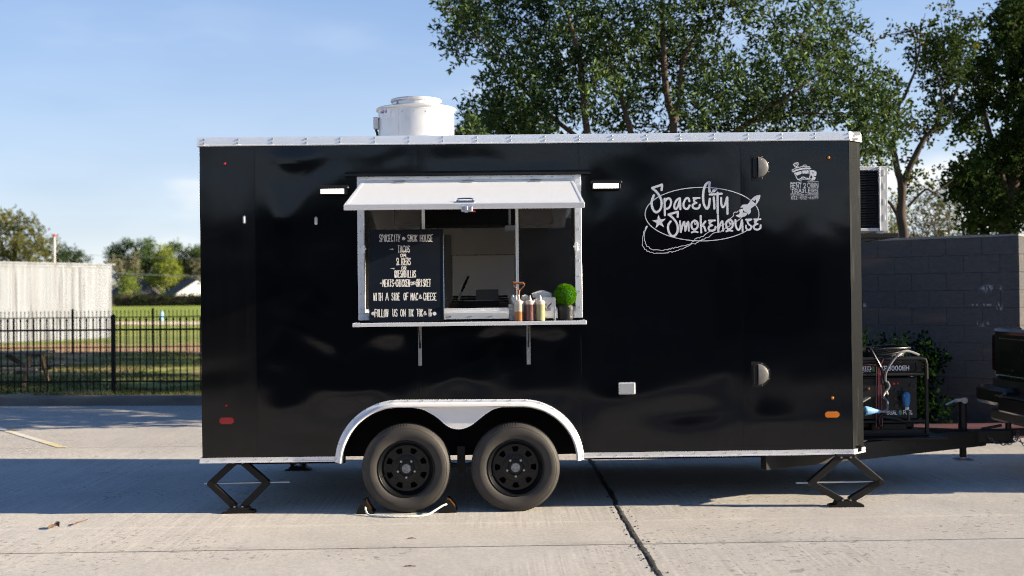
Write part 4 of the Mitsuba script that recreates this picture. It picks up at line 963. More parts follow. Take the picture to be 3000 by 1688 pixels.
um = 7.0e-4
rg_l = np.random.default_rng(7)
line([('SPACECITY', 290, 508, 468, 542, False), ('SMOK', 590, 692, 468, 540, False), ('HOUSE', 724, 858, 468, 542, False), ('TACOS', 486, 612, 585, 655, False), ('OR', 514, 576, 674, 706, True), ('SLIDERS', 472, 624, 718, 790, False),
      ('OR', 527, 577, 808, 842, True), ('QUESADILLAS', 452, 680, 850, 922, True), ('MEATS', 328, 444, 948, 1022, True), ('CHICKEN', 470, 616, 948, 1022, True), ('OR', 628, 678, 972, 1004, True), ('BRISKET', 690, 838, 944, 1020, True),
      ('WITH', 232, 326, 1092, 1170, True), ('A', 362, 390, 1090, 1168, True), ('SIDE', 426, 508, 1090, 1166, True), ('OF', 552, 600, 1090, 1164, True), ('MAC', 628, 704, 1092, 1166, True), ('&', 714, 746, 1112, 1148, True), ('CHEESE', 764, 898, 1090, 1166, True),
      ('FOLLOW', 248, 388, 1262, 1342, True), ('US', 438, 486, 1262, 1338, True), ('ON', 520, 572, 1262, 1338, True), ('TIK', 606, 656, 1262, 1336, True), ('TOK', 690, 758, 1262, 1338, True), ('&', 766, 796, 1284, 1322, True), ('IG', 816, 850, 1262, 1336, True)])
um = 7.0e-4
def face(u_, v_, r, eyes=True):
    x, z = MB(u_, v_); d = Point(x, z).buffer(r * um, 24)
    if eyes:
        for s in (-1, 1): d = d.difference(affinity.scale(Point(x + s * r * um * .36, z + r * um * .25), 1).buffer(r * um * .17))
        d = d.difference(LineString([(x - r * um * .5, z - r * um * .2), (x - r * um * .2, z - r * um * .48), (x + r * um * .2, z - r * um * .48), (x + r * um * .5, z - r * um * .2)]).buffer(r * um * .09))
    return d
mk = [face(547, 508, 18), face(229, 1307, 18), face(881, 1308, 20, False)]
for (u0, v0) in ((401, 622), (415, 831)):
    a, b = MB(u0, v0), MB(u0 + 36, v0); mk += [LineString([a, b]).buffer(3 * um), Polygon([MB(u0 + 24, v0 - 9), MB(u0 + 40, v0), MB(u0 + 24, v0 + 9)])]
for (u0, v0) in ((309, 985), (455, 984)): mk.append(LineString([MB(u0 - 5, v0), MB(u0 + 5, v0)]).buffer(5 * um))
put(mb, 'chalk_mark', BL(extrude_front(unary_union(mk), 0.0016, 0.0028)), 'm_chalk', smooth=False)

# ------------------------------------------------------------------ things on the shelf
SZ = 1.4258
def bottle(x, y, sauce, level, label):
    k = thing('squeeze_bottle', label, 'squeeze bottle', 'squeeze bottles on the serving shelf'); r = 0.0335
    put(k, 'sauce', lathe([(0, 0.0), (r - .003, 0.0), (r, .004), (r, level)], (x, y, SZ), 'z', 40), sauce, smooth=40)
    if level < 0.115: put(k, 'body', lathe([(r, level), (r, 0.118), (r - .003, 0.125)], (x, y, SZ), 'z', 40), 'm_bottle', smooth=40, label='empty translucent upper part')
    put(k, 'cap', lathe([(r - .001, 0.118), (r + .001, 0.122), (r + .001, 0.138), (r - .003, 0.146), (0.016, 0.150), (0.012, 0.153)], (x, y, SZ), 'z', 40), 'm_cap', smooth=35)
    put(k, 'nozzle', lathe([(0.012, 0.150), (0.010, 0.158), (0.0075, 0.172), (0.0045, 0.186), (0, 0.187)], (x, y, SZ), 'z', 24), 'm_cap', smooth=40)


bottle(2.378, -0.25, 'm_sauce_orange', 0.070, 'squeeze bottle half full of orange sauce')
bottle(2.460, -0.25, 'm_sauce_brown', 0.122, 'squeeze bottle of dark brown sauce in the middle of three')
bottle(2.535, -0.25, 'm_sauce_green', 0.122, 'squeeze bottle of pale yellow green sauce')
cd = thing('cutlery_caddy', 'galvanised cutlery caddy with a wooden carrying handle behind the squeeze bottles', 'caddy')
for (x, y) in ((2.349, -0.165), (2.425, -0.12)):
    put(cd, 'cup', lathe([(0, .003), (0.041, .003), (0.043, 0.006), (0.046, 0.118), (0.048, 0.124), (0.046, 0.126), (0.044, .122), (.04, .02)], (x, y, SZ), 'z', 40), 'm_zinc', smooth=40)
put(cd, 'post', [cyl((2.381, -.15, SZ + .002), (2.381, -.15, 1.60), 0.005, 10), tube([(2.381, -.15, 1.585), (2.381, -.15, 1.60), (2.382, -.15, 1.645)], [.009, .007, .007], 12), lathe([(0, -.009), (.008, -.005), (.009, 0), (.008, .005), (0, .009)], (2.382, -.15, 1.647), 'z', 12)], 'm_copper')
put(cd, 'arm', [tube(spline([(2.382, -.15, 1.648), (2.365, -.15, 1.662), (2.348, -.15, 1.682), (2.344, -.15, 1.70)], 14), .0032, 8), tube(spline([(2.382, -.15, 1.648), (2.40, -.15, 1.664), (2.42, -.15, 1.684), (2.422, -.15, 1.698), (2.412, -.15, 1.705)], 14), .0032, 8)], 'm_copper')
put(cd, 'wooden_handle', tube([(2.338, -.15, 1.707), (2.341, -.15, 1.707), (2.352, -.15, 1.706), (2.40, -.15, 1.704), (2.413, -.15, 1.704), (2.416, -.15, 1.704)], [.007, .0098, .0090, .0088, .0098, .008], 14), 'm_turned_wood')
rg = np.random.default_rng(41)
for (cx, cy, nn_) in ((2.349, -0.165, 9), (2.425, -0.12, 6)):
    for q in range(nn_):
        k = thing('plastic_utensil', 'white plastic utensil standing in the ' + ('left cup of the galvanised caddy' if nn_ == 9 else 'right cup of the galvanised caddy'), 'cutlery', 'white plastic cutlery in the ' + ('left' if nn_ == 9 else 'right') + ' caddy cup')
        t = rg.uniform(0, 2 * PI); r0, r1 = rg.uniform(0, .022), rg.uniform(0.005, .036); L = rg.uniform(.165, .195)
        p0 = np.array([cx + r0 * math.cos(t + 2), cy + r0 * math.sin(t + 2), SZ + .02]); p1 = np.array([cx + r1 * math.cos(t), cy + r1 * math.sin(t), SZ + L])
        p = [p0 + (p1 - p0) * s for s in (0, .55, .72, .82, .92, 1.0)]
        m = tube(p, [.003, .0035, .004, .009, .0105, .004], 8); solo(k, m, 'm_white')
nd = thing('napkin_dispenser', 'white napkin dispenser with a small printed logo between bottles and potted ball', 'napkin dispenser')
prof = Polygon([(2.497, 0), (2.497, .158), (2.51, .166), (2.565, .172), (2.625, .168), (2.638, .172), (2.646, .168), (2.646, 0.0), (2.638, 0.0), (2.632, .018), (2.60, .026), (2.55, .026), (2.515, .018), (2.507, 0)])
prof = affinity.translate(prof, 0, SZ)
put(nd, 'body', extrude_front(prof, -0.215, -0.085), 'm_white', smooth=30)
put(nd, 'side_plate', [box(2.6465, 2.650, -0.217, -0.083, SZ + .0005, SZ + .166, .001), box(2.493, 2.4965, -0.217, -.083, SZ + .0005, SZ + .160, .001)], 'm_alu_bright', smooth=False)
put(nd, 'napkins', [bar((2.50, -.15 + q * .012, 1.612 + .002 * q), (2.622, -.15 + q * .012, 1.606 + .002 * q), .010, .034, c=.001) for q in range(4)] + [extrude_front(Polygon([(2.475, 1.628), (2.53, 1.646), (2.565, 1.650), (2.60, 1.636), (2.622, 1.628), (2.615, 1.597), (2.487, 1.594)]), -.15, -.146)], 'm_offwhite', smooth=False)
put(nd, 'lettering', text_front('CITY', 2.535, 2.585, 1.533, 1.548, -0.2165, .001, True, 0.1), 'm_navy_print', smooth=False)
put(nd, 'lettering', text_front('HOUSE', 2.545, 2.616, 1.500, 1.519, -0.2165, .001, True), 'm_navy_print', smooth=False)
put(nd, 'rocket_print', extrude_front(unary_union([LineString([(2.592, 1.527), (2.612, 1.548)]).buffer(.0045), Point(2.617, 1.553).buffer(.003)]), -.2165, -.2155), 'm_navy_print', smooth=False)
put(nd, 'flame_print', extrude_front(Polygon([(2.583, 1.521), (2.593, 1.531), (2.600, 1.523), (2.590, 1.516)]), -.2165, -.2155), 'm_orange_print', smooth=False)
# potted ball
tp = thing('potted_ball', 'bright green leafy ball in a black quilted pot at the right end of the shelf', 'potted plant')
px_, py_ = 2.724, -0.165
n = 120; hh = np.linspace(0, 0.108, 48); V = []
for z in hh:
    t = np.arange(n) * 2 * PI / n
    r0 = 0.0515 + 0.006 * z / .1
    dia = np.abs(np.sin(t * 11 + z * 150)) * np.abs(np.sin(t * 11 - z * 150))
    r = r0 + 0.0045 * np.sqrt(dia) * (1 if 0.003 < z < .104 else 0)
    V.append(np.stack([px_ + r * np.cos(t), py_ + r * np.sin(t), np.full(n, SZ + z)], 1))
V = np.concatenate(V); i, j = np.meshgrid(np.arange(47), np.arange(n), indexing='ij')
put(tp, 'pot', to_tm((V, np.stack([i * n + j, i * n + (j + 1) % n, (i + 1) * n + (j + 1) % n, (i + 1) * n + j], -1).reshape(-1, 4))), 'm_tank', smooth=40)
put(tp, 'moss', lathe([(0.057, 0.104), (0.0, 0.112)], (px_, py_, SZ), 'z', 30), 'm_soil')


def leaf_mesh(pos, dirs, L, Wd, fold=0.25, rng=None, curl=0.0):
    """folded rhombic leaves: arrays of base positions and unit directions"""
    N = len(pos); L = np.broadcast_to(L, (N,)); Wd = np.broadcast_to(Wd, (N,))
    r = rng.normal(size=(N, 3)); s = np.cross(dirs, r); s /= np.linalg.norm(s, axis=1, keepdims=True) + 1e-9
    nn = np.cross(s, dirs)
    tip = pos + dirs * L[:, None] + nn * (curl * L)[:, None]
    mid = pos + dirs * (0.5 * L)[:, None]
    a = mid + s * (Wd / 2)[:, None] + nn * (fold * Wd)[:, None]; b = mid - s * (Wd / 2)[:, None] + nn * (fold * Wd)[:, None]
    V = np.stack([pos, a, tip, b], 1).reshape(-1, 3)
    k = np.arange(N)[:, None] * 4
    F = np.concatenate([k + [0, 1, 2], k + [0, 2, 3]], 1).reshape(-1, 3)
    return trimesh.Trimesh(V, F, process=False)


rg = np.random.default_rng(51)
d = rg.normal(size=(5200, 3)); d /= np.linalg.norm(d, axis=1, keepdims=True)
rr = 0.064 + 0.013 * rg.random(len(d)); pos = np.array([px_, py_, 1.612]) + d * rr[:, None]
dd = d + rg.normal(size=d.shape) * 0.55; dd /= np.linalg.norm(dd, axis=1, keepdims=True)
m = leaf_mesh(pos, dd, rg.uniform(.010, .016, len(d)), .006, rng=rg)
col = np.array([0.10, 0.34, 0.012]) * rg.uniform(0.45, 1.25, (len(d), 1)) + np.array([0.07, 0.05, 0.0]) * rg.random((len(d), 1))
put(tp, 'leaf_ball', m, 'm_leaf', smooth=False, color=np.repeat(col, 4, 0))
put(tp, 'core', trimesh.creation.icosphere(3, 0.06).apply_translation((px_, py_, 1.612)), 'm_green_print')

# ------------------------------------------------------------------ scissor jacks, chocks, rope
def jack(cx, y, top, half, zc, label, foot=0.125, rod=(-.06, .17)):
    k = thing('scissor_jack', label, 'jack', 'scissor jacks under the trailer')
    zb = 0.035
    def arm(p, q):
        out = []
        for s in (-1, 1): out.append(bar((p[0], y + s * .026, p[1]), (q[0], y + s * .026, q[1]), 0.004, 0.040, up=(0, 1, 0) if False else (0, 0, 1)))
        out.append(bar((p[0], y, p[1] - 0.0), (q[0], y, q[1]), 0.050, 0.048, c=.003)); return out
    L, R, Tp, Bt = (cx - half, zc), (cx + half, zc), (cx, top), (cx, zb)
    for nm, a, b in (('arm', (cx - .035, top - .012), L), ('arm', (cx + .035, top - .012), R), ('arm', L, (cx - .03, zb + .01)), ('arm', R, (cx + .03, zb + .01))): put(k, nm, arm(a, b)[2:], 'm_blackmetal', smooth=False)
    put(k, 'top_plate', [box(cx - .07, cx + .07, y - .035, y + .035, top - .010, top + .006, .003), box(cx - .05, cx + .05, y - .03, y + .03, top - .028, top - .010, .003)], 'm_blackmetal', smooth=False)
    ft_ = extrude_front(Polygon([(cx - foot, 0.001), (cx - foot + .005, .014), (cx - .085, .020), (cx - .07, .044), (cx + .07, .044), (cx + .085, .024), (cx + foot - .006, .018), (cx + foot, 0.001)]), y - .05, y + .05)
    put(k, 'foot_plate', ft_, 'm_blackmetal', smooth=False)
    put(k, 'screw_rod', [cyl((cx - half + rod[0], y, zc), (cx + half + rod[1], y, zc + .004), 0.0065, 12)], 'm_steel')
    put(k, 'trunnion', [cyl((cx - half, y - .034, zc), (cx - half, y + .034, zc), .021, 16), cyl((cx + half, y - .034, zc), (cx + half, y + .034, zc), .021, 16)], 'm_blackmetal')
    for (x, z) in ((cx - .035, top - .012), (cx + .035, top - .012), (cx - .03, zb + .012), (cx + .03, zb + .012)): put(k, 'pivot_pin', cyl((x, y - .033, z), (x, y + .033, z), .008, 10), 'm_steel')


jack(0.258, 0.07, 0.392, 0.212, 0.222, 'black scissor jack under the left rear corner nearest the viewer', 0.122, (-.05, .17))
jack(4.822, -0.035, 0.385, 0.262, 0.180, 'black scissor jack under the right front corner, standing in sunlight', 0.128, (-.11, .03))
jack(0.345, 2.26, 0.392, 0.212, 0.222, 'black scissor jack under the far left corner, mostly hidden', 0.122)
# chocks
for (x, s, lb) in ((1.212, 1, 'black rubber chock with orange stripe left of the left wheel'), (1.842, -1, 'black rubber chock with orange stripe right of the left wheel')):
    k = thing('wheel_chock', lb, 'wheel chock', 'chocks at the left wheel')
    P = Polygon([(x - .06 * s, .001), (x - .045 * s, .045), (x - .005 * s, .098), (x + .015 * s, .10), (x + .022 * s, .075), (x + .05 * s, .03), (x + .075 * s, .001)])
    put(k, 'block', extrude_front(P, -0.075, 0.10), 'm_blackmetal', smooth=False)
    put(k, 'stripe', extrude_front(Polygon([(x - .050 * s, .046), (x - .010 * s, .100), (x + .012 * s, .103), (x + .012 * s, .097), (x - .005 * s, .09), (x - .042 * s, .04)]) if s < 0 else Polygon([(x + .0165 * s, .102), (x + .028 * s, .078), (x + .055 * s, .032), (x + .048 * s, .028), (x + .018 * s, .075), (x + .010 * s, .098)]), -0.055, -.01), 'm_orange_print', smooth=False, label='orange stripe')
k = thing('chock_rope', 'pale rope joining the two chocks at the left wheel', 'rope')
solo(k, tube(spline([(1.222, -.077, .05), (1.226, -.095, .04), (1.24, -.13, .018), (1.268, -.17, .009), (1.33, -.205, .008), (1.42, -.235, .008), (1.52, -.240, .008), (1.62, -.225, .008), (1.69, -.195, .012), (1.745, -.15, .035), (1.79, -.105, .056), (1.815, -.085, .064), (1.828, -.077, .066)], 90), 0.0075, 10), 'm_rope')

# dry leaves and twig litter on the slab
rg = np.random.default_rng(61)
def litter(key, pts, w, label, cat, curl=.012):
    k = thing(key, label, cat)
    p = spline(pts, 9); n = len(p); sd = np.gradient(p, axis=0)[:, :2]; sd = np.stack([-sd[:, 1], sd[:, 0]], 1); sd /= np.linalg.norm(sd, axis=1, keepdims=True)
    ww = w * np.sin(np.linspace(0.15, PI - .05, n))
    V = np.concatenate([np.c_[p[:, :2] + sd * ww[:, None], p[:, 2] + curl * rg.random(n)], np.c_[p[:, :2], p[:, 2]], np.c_[p[:, :2] - sd * ww[:, None], p[:, 2] + curl * rg.random(n)]])
    idx = np.arange(n - 1)
    solo(k, to_tm((V, np.concatenate([np.stack([c * n + idx, c * n + idx + 1, (c + 1) * n + idx + 1, (c + 1) * n + idx], 1) for c in range(2)]))), 'm_dry_leaf', smooth=False)
litter('dry_leaf', [(-.965, -.50, .004), (-.945, -.455, .010), (-.925, -.43, .014), (-.905, -.445, .005)], .020, 'curled brown dry leaf on the concrete at far left', 'leaf', .03)
litter('straw_stalk', [(-.84, -.40, .004), (-.82, -.30, .008), (-.80, -.16, .004)], .006, 'thin straw stalk lying on the concrete beside the dry leaf', 'stalk')
litter('leaf_scrap', [(1.60, -1.02, .003), (1.625, -1.0, .004), (1.66, -1.01, .003)], .008, 'tiny brown leaf scrap on the slab in front of the left wheel', 'leaf', .006)
litter('leaf_scrap', [(1.64, -1.83, .003), (1.67, -1.82, .004), (1.71, -1.83, .003)], .008, 'tiny dark leaf scrap on the front slab at the bottom of the picture', 'leaf', .006)

# ------------------------------------------------------------------ air conditioner on its bracket at the front wall
ac = thing('air_conditioner', 'white air conditioning unit with dark coil side on a bracket at the trailer front', 'air conditioner')
ax0, ax1, ay0, ay1, az0, az1 = 5.10, 5.468, 0.85, 1.66, 2.112, 2.650
put(ac, 'casing', [box(ax1 - .058, ax1, ay0, ay1, az0, az1, .006), box(ax0, ax1 - .0585, ay0, ay1, az1 - .032, az1, .004), box(ax0, ax1 - .0585, ay0, ay1, az0, az0 + .028, .004)], 'm_white', smooth=False)
put(ac, 'corner_post', [box(ax1 - .072, ax1 - .060, ay0 - .012, ay0 + .02, az0 + .001, az1 - .001, .003), box(ax1 - .059, ax1 + .001, ay0 - .006, ay0 - .0015, az0 + .002, az1 - .002, .002)] + [box(ax1 - .040, ax1 - .022, ay0 - .010, ay0 - .0065, z, z + .05, .002) for z in (2.2, 2.33, 2.46, 2.57)], 'm_white', smooth=False)
put(ac, 'coil', box(ax0 + .004, ax1 - .0735, ay0 + .018, ay1 - .02, az0 + .029, az1 - .0335), 'm_ac_dark', smooth=False)
for q in range(22): put(ac, 'louvre', bar((ax0 + .004, ay0 + .008, az0 + .045 + q * .0212), (ax1 - .075, ay0 + .008, az0 + .045 + q * .0212), .014, .0035, up=(0, .4, .9)), 'm_plastic_black', smooth=False)
0 and put(ac, 'guard_wire', [tube([(x, ay0 - .001, az0 + .03), (x, ay0 - .001, az1 - .034)], .0022, 6) for x in np.linspace(ax0 + .03, ax1 - .09, 6)], 'm_plastic_black', kind='stuff')
put(ac, 'foot', [box(5.16, 5.22, .87, 1.64, 2.094, 2.1115), box(5.38, 5.44, .87, 1.64, 2.094, 2.1115)], 'm_steel', smooth=False)
put(ac, 'platform', [box(5.016, 5.555, 0.84, 0.88, 2.058, 2.0935, .002), box(5.016, 5.555, 1.62, 1.66, 2.058, 2.0935, .002), box(5.515, 5.555, .88, 1.62, 2.06, 2.093), bar((5.02, .86, 1.99), (5.40, .86, 2.062), .03, .02)], 'm_blackmetal', smooth=False)

# ------------------------------------------------------------------ generator
def Q(u_, v_):
    """a point of the generator front, laid out as a drawing in its own plane y = 0.75"""
    return 1.1642e-03 * u_ - 1.63e-05 * v_ + 4.2971, 0.75, -1.56e-05 * u_ - 1.1569e-03 * v_ + 1.3588


gn = thing('generator', 'black portable generator in a tube frame standing on the drawbar', 'generator')
gx0, gx1, gy0, gy1, gz0, gz1 = 5.085, 5.755, 0.76, 1.36, 0.425, 1.075
r = .0165
for nm, pts in (('frame_tube', [(gx1 - r, gy0, gz0 + .01), (gx1 - r, gy0, gz1 - .06), (gx1 - .025, gy0, gz1 - .025), (gx1 - .07, gy0, gz1 - r), (gx0 + .07, gy0, gz1 - r), (gx0 + r, gy0, gz1 - .05), (gx0 + r, gy0, gz0 + .01)]),
                ('frame_tube', [(gx1 - r, gy1, gz0 + .01), (gx1 - r, gy1, gz1 - .06), (gx1 - .025, gy1, gz1 - .025), (gx1 - .07, gy1, gz1 - r), (gx0 + .07, gy1, gz1 - r), (gx0 + r, gy1, gz1 - .05), (gx0 + r, gy1, gz0 + .01)])):
    put(gn, nm, tube(pts, r, 12), 'm_plastic_black')
put(gn, 'cross_tube', [tube([(gx0 + .034, gy0, .930), (gx1 - .034, gy0, .930)], .014, 10)], 'm_plastic_black')
put(gn, 'cross_tube', [tube([(gx0 + .034, gy0, .545), (gx1 - .034, gy0, .545)], .014, 10)], 'm_plastic_black')
put(gn, 'cross_tube', [tube([(gx1 - r, gy0 + .015, gz1 - .08), (gx1 - r, gy1 - .015, gz1 - .08)], .014, 10)], 'm_plastic_black')
put(gn, 'base_plate', [box(gx0, gx1, gy0 - .01, gy1 + .01, gz0, gz0 + .018, .003), box(gx0 + .03, gx1 - .03, gy0 + .005, gy0 + .03, gz0 + .018, gz0 + .05)], 'm_plastic_black', smooth=False)
tank = sbox(gx0 + .04, .948, gx1 - .058, 1.018).buffer(.018)
tk = extrude_front(tank, gy0 + .03, gy1 - .04); put(gn, 'fuel_tank', tk, 'm_tank', smooth=35)
put(gn, 'tank_band', [tube([(gx1 - .10, gy0 + .026, .938), (gx1 - .085, gy0 + .024, .98), (gx1 - .09, gy0 + .026, 1.025)], .006, 8)], 'm_plastic_black')
put(gn, 'control_panel', box(gx0 + .05, gx1 - .085, gy0 + .018, gy0 + .06, .560, .905, .008), 'm_plastic_black', smooth=False)
put(gn, 'engine_block', [box(gx0 + .06, gx1 - .09, gy0 + .08, gy1 - .06, .47, .92, .02), box(gx0 + .2, gx1 - .17, gy0 + .02, gy0 + .07, .452, .53, .01)], 'm_blackmetal', smooth=False)
zp = gy0 + .0165
for (x, z, rr_) in ((5.50, .80, .022), (5.56, .80, .022), (5.50, .74, .026), (5.57, .735, .026), (5.50, .67, .024), (5.63, .83, .03)): put(gn, 'outlet', lathe([(rr_, 0), (rr_, .006), (rr_ * .7, .008), (rr_ * .65, .003), (0, .003)], (x, zp + .001, z), 'y', 20), 'm_tank', smooth=35)
put(gn, 'gauge', box(5.465, 5.485, zp - .004, zp + .001, .848, .862), 'm_red_lens', smooth=False); put(gn, 'gauge', box(5.50, 5.515, zp - .004, zp + .001, .848, .862), 'm_red_lens', smooth=False)
put(gn, 'key_switch', lathe([(.011, 0), (.011, .008), (0, .010)], (5.265, zp, .815), 'y', 16), 'm_copper')
def gtext(t, u0, u1, v0, v1, mat='m_print', y=zp, sl=0.0, bold=True):
    a, b = Q(u0, v1), Q(u1, v0)
    put(gn, 'lettering', text_front(t, a[0], b[0], a[2], b[2], y - .0005, .0015, bold, sl), mat, smooth=False)
gtext('DUAL', 968, 1042, 613, 645); gtext('FUEL', 1084, 1150, 610, 642)
ty = gy0 + .0305
gtext('HYBRID', 690, 862, 300, 332, y=ty); gtext('ELITE', 775, 860, 334, 342, y=ty); gtext('XP8000EH', 925, 1130, 294, 332, y=ty)
a = Q(868, 302); b = Q(885, 338); put(gn, 'green_mark', box(a[0], b[0], ty - .002, ty, b[2], a[2]), 'm_green_print', smooth=False)
a = Q(1063, 628); put(gn, 'drop_print', extrude_front(affinity.scale(Point(a[0], a[2]).buffer(.014), 1, 1.6).intersection(sbox(a[0] - .02, a[2] - .03, a[0], a[2] + .03)), zp - .002, zp), 'm_blue', smooth=False)
put(gn, 'drop_print', extrude_front(affinity.scale(Point(a[0], a[2]).buffer(.014), 1, 1.6).intersection(sbox(a[0] + .0005, a[2] - .03, a[0] + .02, a[2] + .03)), zp - .002, zp), 'm_green_print', smooth=False)
a = Q(970, 690); put(gn, 'label_print', [box(a[0], a[0] + .018, gy0 + .015, gy0 + .0195, a[2] - .008, a[2] + .006)], 'm_vinyl', smooth=False)
a = Q(988, 690); put(gn, 'label_print', [box(a[0], a[0] + .014, gy0 + .015, gy0 + .0195, a[2] - .008, a[2] + .006)], 'm_red_lens', smooth=False)
# ratchet straps round the frame
k = thing('ratchet_strap', 'maroon ratchet strap holding the generator down, with a metal buckle', 'strap')
put(k, 'webbing', [bar((5.323, 0.742, 0.998), (5.314, 0.742, 0.501), .008, .0025, up=(0, 1, 0)), bar((5.345, 0.745, 1.056), (5.335, 0.745, 0.489), .007, .0025, up=(0, 1, 0)), bar((5.384, 0.740, 1.067), (5.354, 0.740, 0.998), .007, .0025, up=(0, 1, 0)), bar((5.350, 0.735, 1.033), (5.363, 0.735, 0.513), .007, .0025, up=(0, 1, 0)), bar((5.222, 0.744, 1.017), (5.321, 0.744, 1.010), .003, .006)], 'm_strap', smooth=False)
put(k, 'buckle', [box(Q(910, 0)[0], Q(934, 0)[0], .715, .733, Q(0, 432)[2], Q(0, 368)[2], .004)], 'm_chain', smooth=False)
# cables
k = thing('power_cable', 'grey power cable running from the blue inlet plug up to the coil on the generator', 'cable')
put(k, 'lead', tube(spline([(5.259, 0.500, 0.655), (5.311, 0.520, 0.652), (5.344, 0.560, 0.668), (5.363, 0.620, 0.725), (5.348, 0.660, 0.756), (5.375, 0.690, 0.794), (5.408, 0.700, 0.833), (5.401, 0.700, 0.867), (5.380, 0.700, 0.885), (5.380, 0.690, 0.943), (5.407, 0.690, 1.000), (5.452, 0.700, 1.059), (5.502, 0.710, 1.107), (5.565, 0.740, 1.122), (5.634, 0.820, 1.112), (5.745, 0.950, 1.080)], 110), .0105, 10), 'm_cable_grey')
put(k, 'plug', [tube([(5.131, 0.450, 0.667), (5.138, 0.450, 0.667), (5.184, 0.460, 0.664), (5.221, 0.470, 0.661), (5.262, 0.500, 0.655)], [.036, .038, .028, .017, .014], 20)], 'm_skyblue', label='pale blue power plug')
k = thing('black_cable', 'coiled thick black cable lying on top of the generator frame, one loop hanging down', 'cable')
C0 = np.array([5.42, 1.02, 1.085]); loops = []
rg = np.random.default_rng(71)
for q in range(6):
    t = np.linspace(0, 2 * PI, 40); a, b = .21 + .012 * q, .17 + .01 * (q % 3)
    loops.append(np.stack([C0[0] + a * np.cos(t), C0[1] + b * np.sin(t), C0[2] + .013 * q * (0.6 + .4 * np.cos(t)) + .012 * np.sin(2 * t + q)], 1))
put(k, 'coil', [tube(l, .0105, 9, caps=False) for l in loops], 'm_cable_black')
put(k, 'loop', tube(spline([(5.292, 0.850, 1.109), (5.267, 0.800, 1.147), (5.275, 0.740, 1.138), (5.305, 0.710, 1.070), (5.341, 0.700, 0.995), (5.379, 0.715, 0.895), (5.393, 0.715, 0.803), (5.393, 0.690, 0.724), (5.373, 0.660, 0.659), (5.336, 0.700, 0.609), (5.333, 0.730, 0.537), (5.360, 0.745, 0.495)], 70), .011, 10), 'm_cable_black')
k = thing('generator_plug', 'blue plug on a short black lead in the generator panel', 'plug')
put(k, 'plug_body', tube([(5.557, 0.720, 0.784), (5.555, 0.715, 0.766), (5.554, 0.715, 0.720), (5.558, 0.720, 0.685), (5.562, 0.725, 0.673)], [.020, .033, .032, .026, .020], 18), 'm_blue')
put(k, 'sleeve', tube([(5.562, 0.725, 0.673), (5.566, 0.725, 0.643)], [.017, .014], 14), 'm_vinyl')
put(k, 'lead', tube(spline([(5.566, 0.725, 0.650), (5.572, 0.720, 0.604), (5.574, 0.720, 0.564), (5.546, 0.725, 0.546), (5.490, 0.730, 0.567), (5.422, 0.735, 0.579), (5.353, 0.735, 0.588)], 40), .0105, 10), 'm_cable_black')

# ------------------------------------------------------------------ pickup truck (tow vehicle, mostly beyond the frame)
tr = thing('pickup_truck', 'black pickup truck seen from its rear corner at the right edge, behind the drawbar', 'truck')
TX, TY0, TY1 = 6.87, 0.24, 2.22
put(tr, 'tailgate', extrude_front(Polygon([(0, .80), (0.02, .79), (0.10, .79), (0.10, 1.25), (-.015, 1.262), (-.03, 1.235), (0.0, 1.20)]), TY0 + .19, TY1 - .19).apply_translation((TX, 0, 0)), 'm_car_black', smooth=30)
for (a, b) in ((TY1 - .188, TY1), (TY0, TY0 + .188)):
    c_ = box(TX + .035, TX + .30, a, b, .78, 1.262, .05); put(tr, 'corner_post', c_, 'm_car_black', smooth=50)
    put(tr, 'tail_light', box(TX + .03, TX + .10, (b - .03) if b == TY1 else (a - .003), (b + .003) if b == TY1 else (a + .03), .86, 1.20, .012), 'm_tail', smooth=40, label='dark red tail light')
# bed, cab and bonnet as one body shell
side = Polygon([(.15, .62), (.15, 1.25), (1.95, 1.26), (2.0, 1.30), (2.25, 1.80), (2.45, 1.88), (3.6, 1.88), (3.9, 1.80), (4.5, 1.33), (5.5, 1.24), (5.72, 1.10), (5.75, .62), (5.2, .55), (5.15, .72), (4.95, .92), (4.65, .98), (4.35, .92), (4.15, .72), (4.1, .50), (1.75, .50), (1.7, .72), (1.5, .92), (1.2, .98), (.9, .92), (.7, .72), (.65, .62)])
put(tr, 'body', extrude_front(side, TY0 + .02, TY1 - .02).apply_translation((TX, 0, 0)), 'm_car_black', smooth=25)
put(tr, 'tailgate_trim', [box(TX - .012, TX + .0, TY0 + .2, TY1 - .2, .823, .835, .003), box(TX - .006, TX - .001, TY0 + .25, TY1 - .25, 1.165, 1.172, .002)], 'm_chrome', smooth=False)
put(tr, 'badge_strip', [box(TX - .005, TX - .001, TY1 - .33 - q * .026, TY1 - .315 - q * .026, .878, .892) for q in range(8)], 'm_chrome', smooth=False)
put(tr, 'bumper', [box(TX - .16, TX + .06, TY0 + .55, TY1 - .55, .52, .66, .02), box(TX - .13, TX + .22, TY1 - .60, TY1 + .01, .56, .73, .035), box(TX - .13, TX + .22, TY0 - .01, TY0 + .60, .56, .73, .035)], 'm_tank', smooth=40)
put(tr, 'valance', [box(TX + .025, TX + .14, TY0 + .03, TY1 - .03, .665, .788), box(TX - .02, TX + .20, TY0 + .06, TY1 - .06, .40, .515, .02)], 'm_plastic_black', smooth=False)
put(tr, 'bumper_step', [box(TX - .165, TX + .03, TY0 + .5, TY1 - .5, .661, .672, .004)], 'm_plastic_black', smooth=False)
put(tr, 'licence_plate', box(TX - .166, TX - .161, .84, 1.09, .535, .645, .002), 'm_vinyl', smooth=False)
put(tr, 'hitch', [box(TX - .30, TX + .3, 1.19, 1.25, .36, .42, .005), cyl((TX - .26, 1.22, .42), (TX - .26, 1.22, .47), .025, 14)], 'm_blackmetal', smooth=30)
